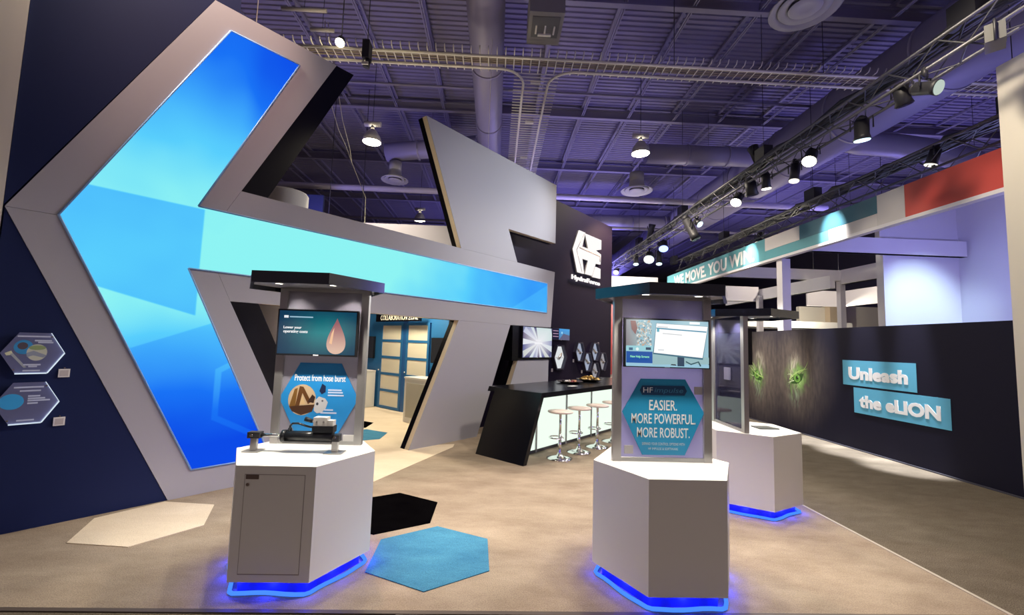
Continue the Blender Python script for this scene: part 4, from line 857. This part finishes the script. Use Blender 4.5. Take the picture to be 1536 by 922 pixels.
wa_ = struct(MB().box(9.35, 11.35, 10.02, 10.15, 0, 5.5).build('wall_booth_back', WHITEW)); struct(MB().box(11.35, 11.47, 3.0, 10.15, 0, 5.5).build('wall_booth_side', WHITEW))
MB().box(9.33, 9.72, 9.93, 10.018, 0, 4.11).build('wall_fin', WHITEW, wa_)
o = bnr = thing('hanging_banner', 'pale box banner hanging behind the far white post', 'banner', (0, 0, 0)); MB().box(11.9, 13.33, 15.95, 16.0, 3.5, 4.1).build('panel', WHITEW, o); MB().box(13.28, 13.33, 13.9, 15.95, 3.5, 4.1).build('panel', WHITEW, o)
struct(MB().box(13.8, 15.0, 19, 19.2, 0, 3.8).build('wall_booth_far', CREAMW)); struct(MB().box(15.0, 15.75, 18.7, 19.2, 0, 3.84).build('wall_booth_far', mat('tan_wall', (.52, .42, .30), .7))); struct(MB().box(15.75, 20, 19.2, 19.4, 0, 3.9).build('wall_booth_far', CREAMW))
MB().box(9.5, 14.9, 17.5, 18.8, 2.55, 2.7)
t = thing('far_booth_roof', 'bright flat booth roof edge far behind the rear kiosk canopy', 'roof', (0, 0, 0)); MB().box(10.2, 14.9, 17.4, 18.6, 2.72, 3.0).build('fascia', WHITE, t); MB().box(10.25, 14.85, 17.45, 18.6, 2.66, 2.719).build('soffit', mat('soffit_dark', (.05, .05, .06), .6), t)
lamp('POINT', (12, 16.6, 3.3), 260, (1, .9, .7), None, radius=.1, name='far_booth_light')
t = thing('far_white_booth', 'white booth front with cream wall past the logo wall', 'booth', (0, 0, 0)); MB().box(4.55, 6.5, 17.0, 17.4, 4.14, 4.55).build('fascia', WHITEW, t); MB().box(4.3, 6.5, 17.3, 17.5, 0, 4.13).build('wall_panel', CREAMW, t); MB().box(4.62, 4.78, 17.22, 17.29, .6, 3.6).build('red_stripe', mat('stripe_red', (.35, .06, .06), .6), t)
lamp('POINT', (5.2, 15.8, 3.4), 320, (1, .9, .78), None, radius=.15, name='far_booth_light')
for (px_, py_, z0_, ob) in ((12.2, 15.97, 4.1, bnr), (13.2, 15.97, 4.1, bnr), (13.3, 14.1, 4.1, bnr), (-5.2, 13.05, 5.23, fsc), (-4.2, 13.05, 5.23, fsc)): MB().cyl((px_, py_, z0_), (px_, py_, 9.5), .01, n=4).build('hanger_rod', RIG, ob)
# lit near panel at the right edge of the view
o = struct(MB().box(6.18, 6.30, 1.2, 4.90, 0, 5.35).build('wall_near_right', CREAMW))

# accent spots: graphic wall foot, header, lit booth corner, logo wall
for y in (6.5, 7.4, 8.3): lamp('SPOT', (6.36, y, 4.75), 4600, (.92, .94, 1), (6.33, y, 0), 17, .8, .05, 'wash_spot')
lamp('SPOT', (5.1, 9.8, 4.9), 1200, NEUT, (6.5, 9.8, 1.4), 34, .7, .05, 'wash_spot')
for (y, e) in ((8.15, 55), (10.9, 55)): lamp('SPOT', (5.75, y, 5.1), e*12, (1, .97, .92), (6.62, y, 4.15), 34, 1, .04, 'wash_spot')
lamp('SPOT', (10.0, 7.3, 4.6), 620, (.60, .82, 1), (10.2, 10.0, 2.6), 56, .9, .1, 'booth_light')
lamp('POINT', (9.4, 7.0, 3.4), 190, (.36, .35, 1), None, radius=.3, name='booth_light')
p = onW(10.9, .9, 5.9); lamp('SPOT', p, 520, (1, .62, .35), onW(10.2, -.5, 4.2), 70, .7, .08, 'wall_washer')
lamp('SPOT', (-1.0, 3.0, 7.6), 420, (1, .62, .48), onW(.0, 0, 5.1), 40, .8, .1, 'portal_washer')
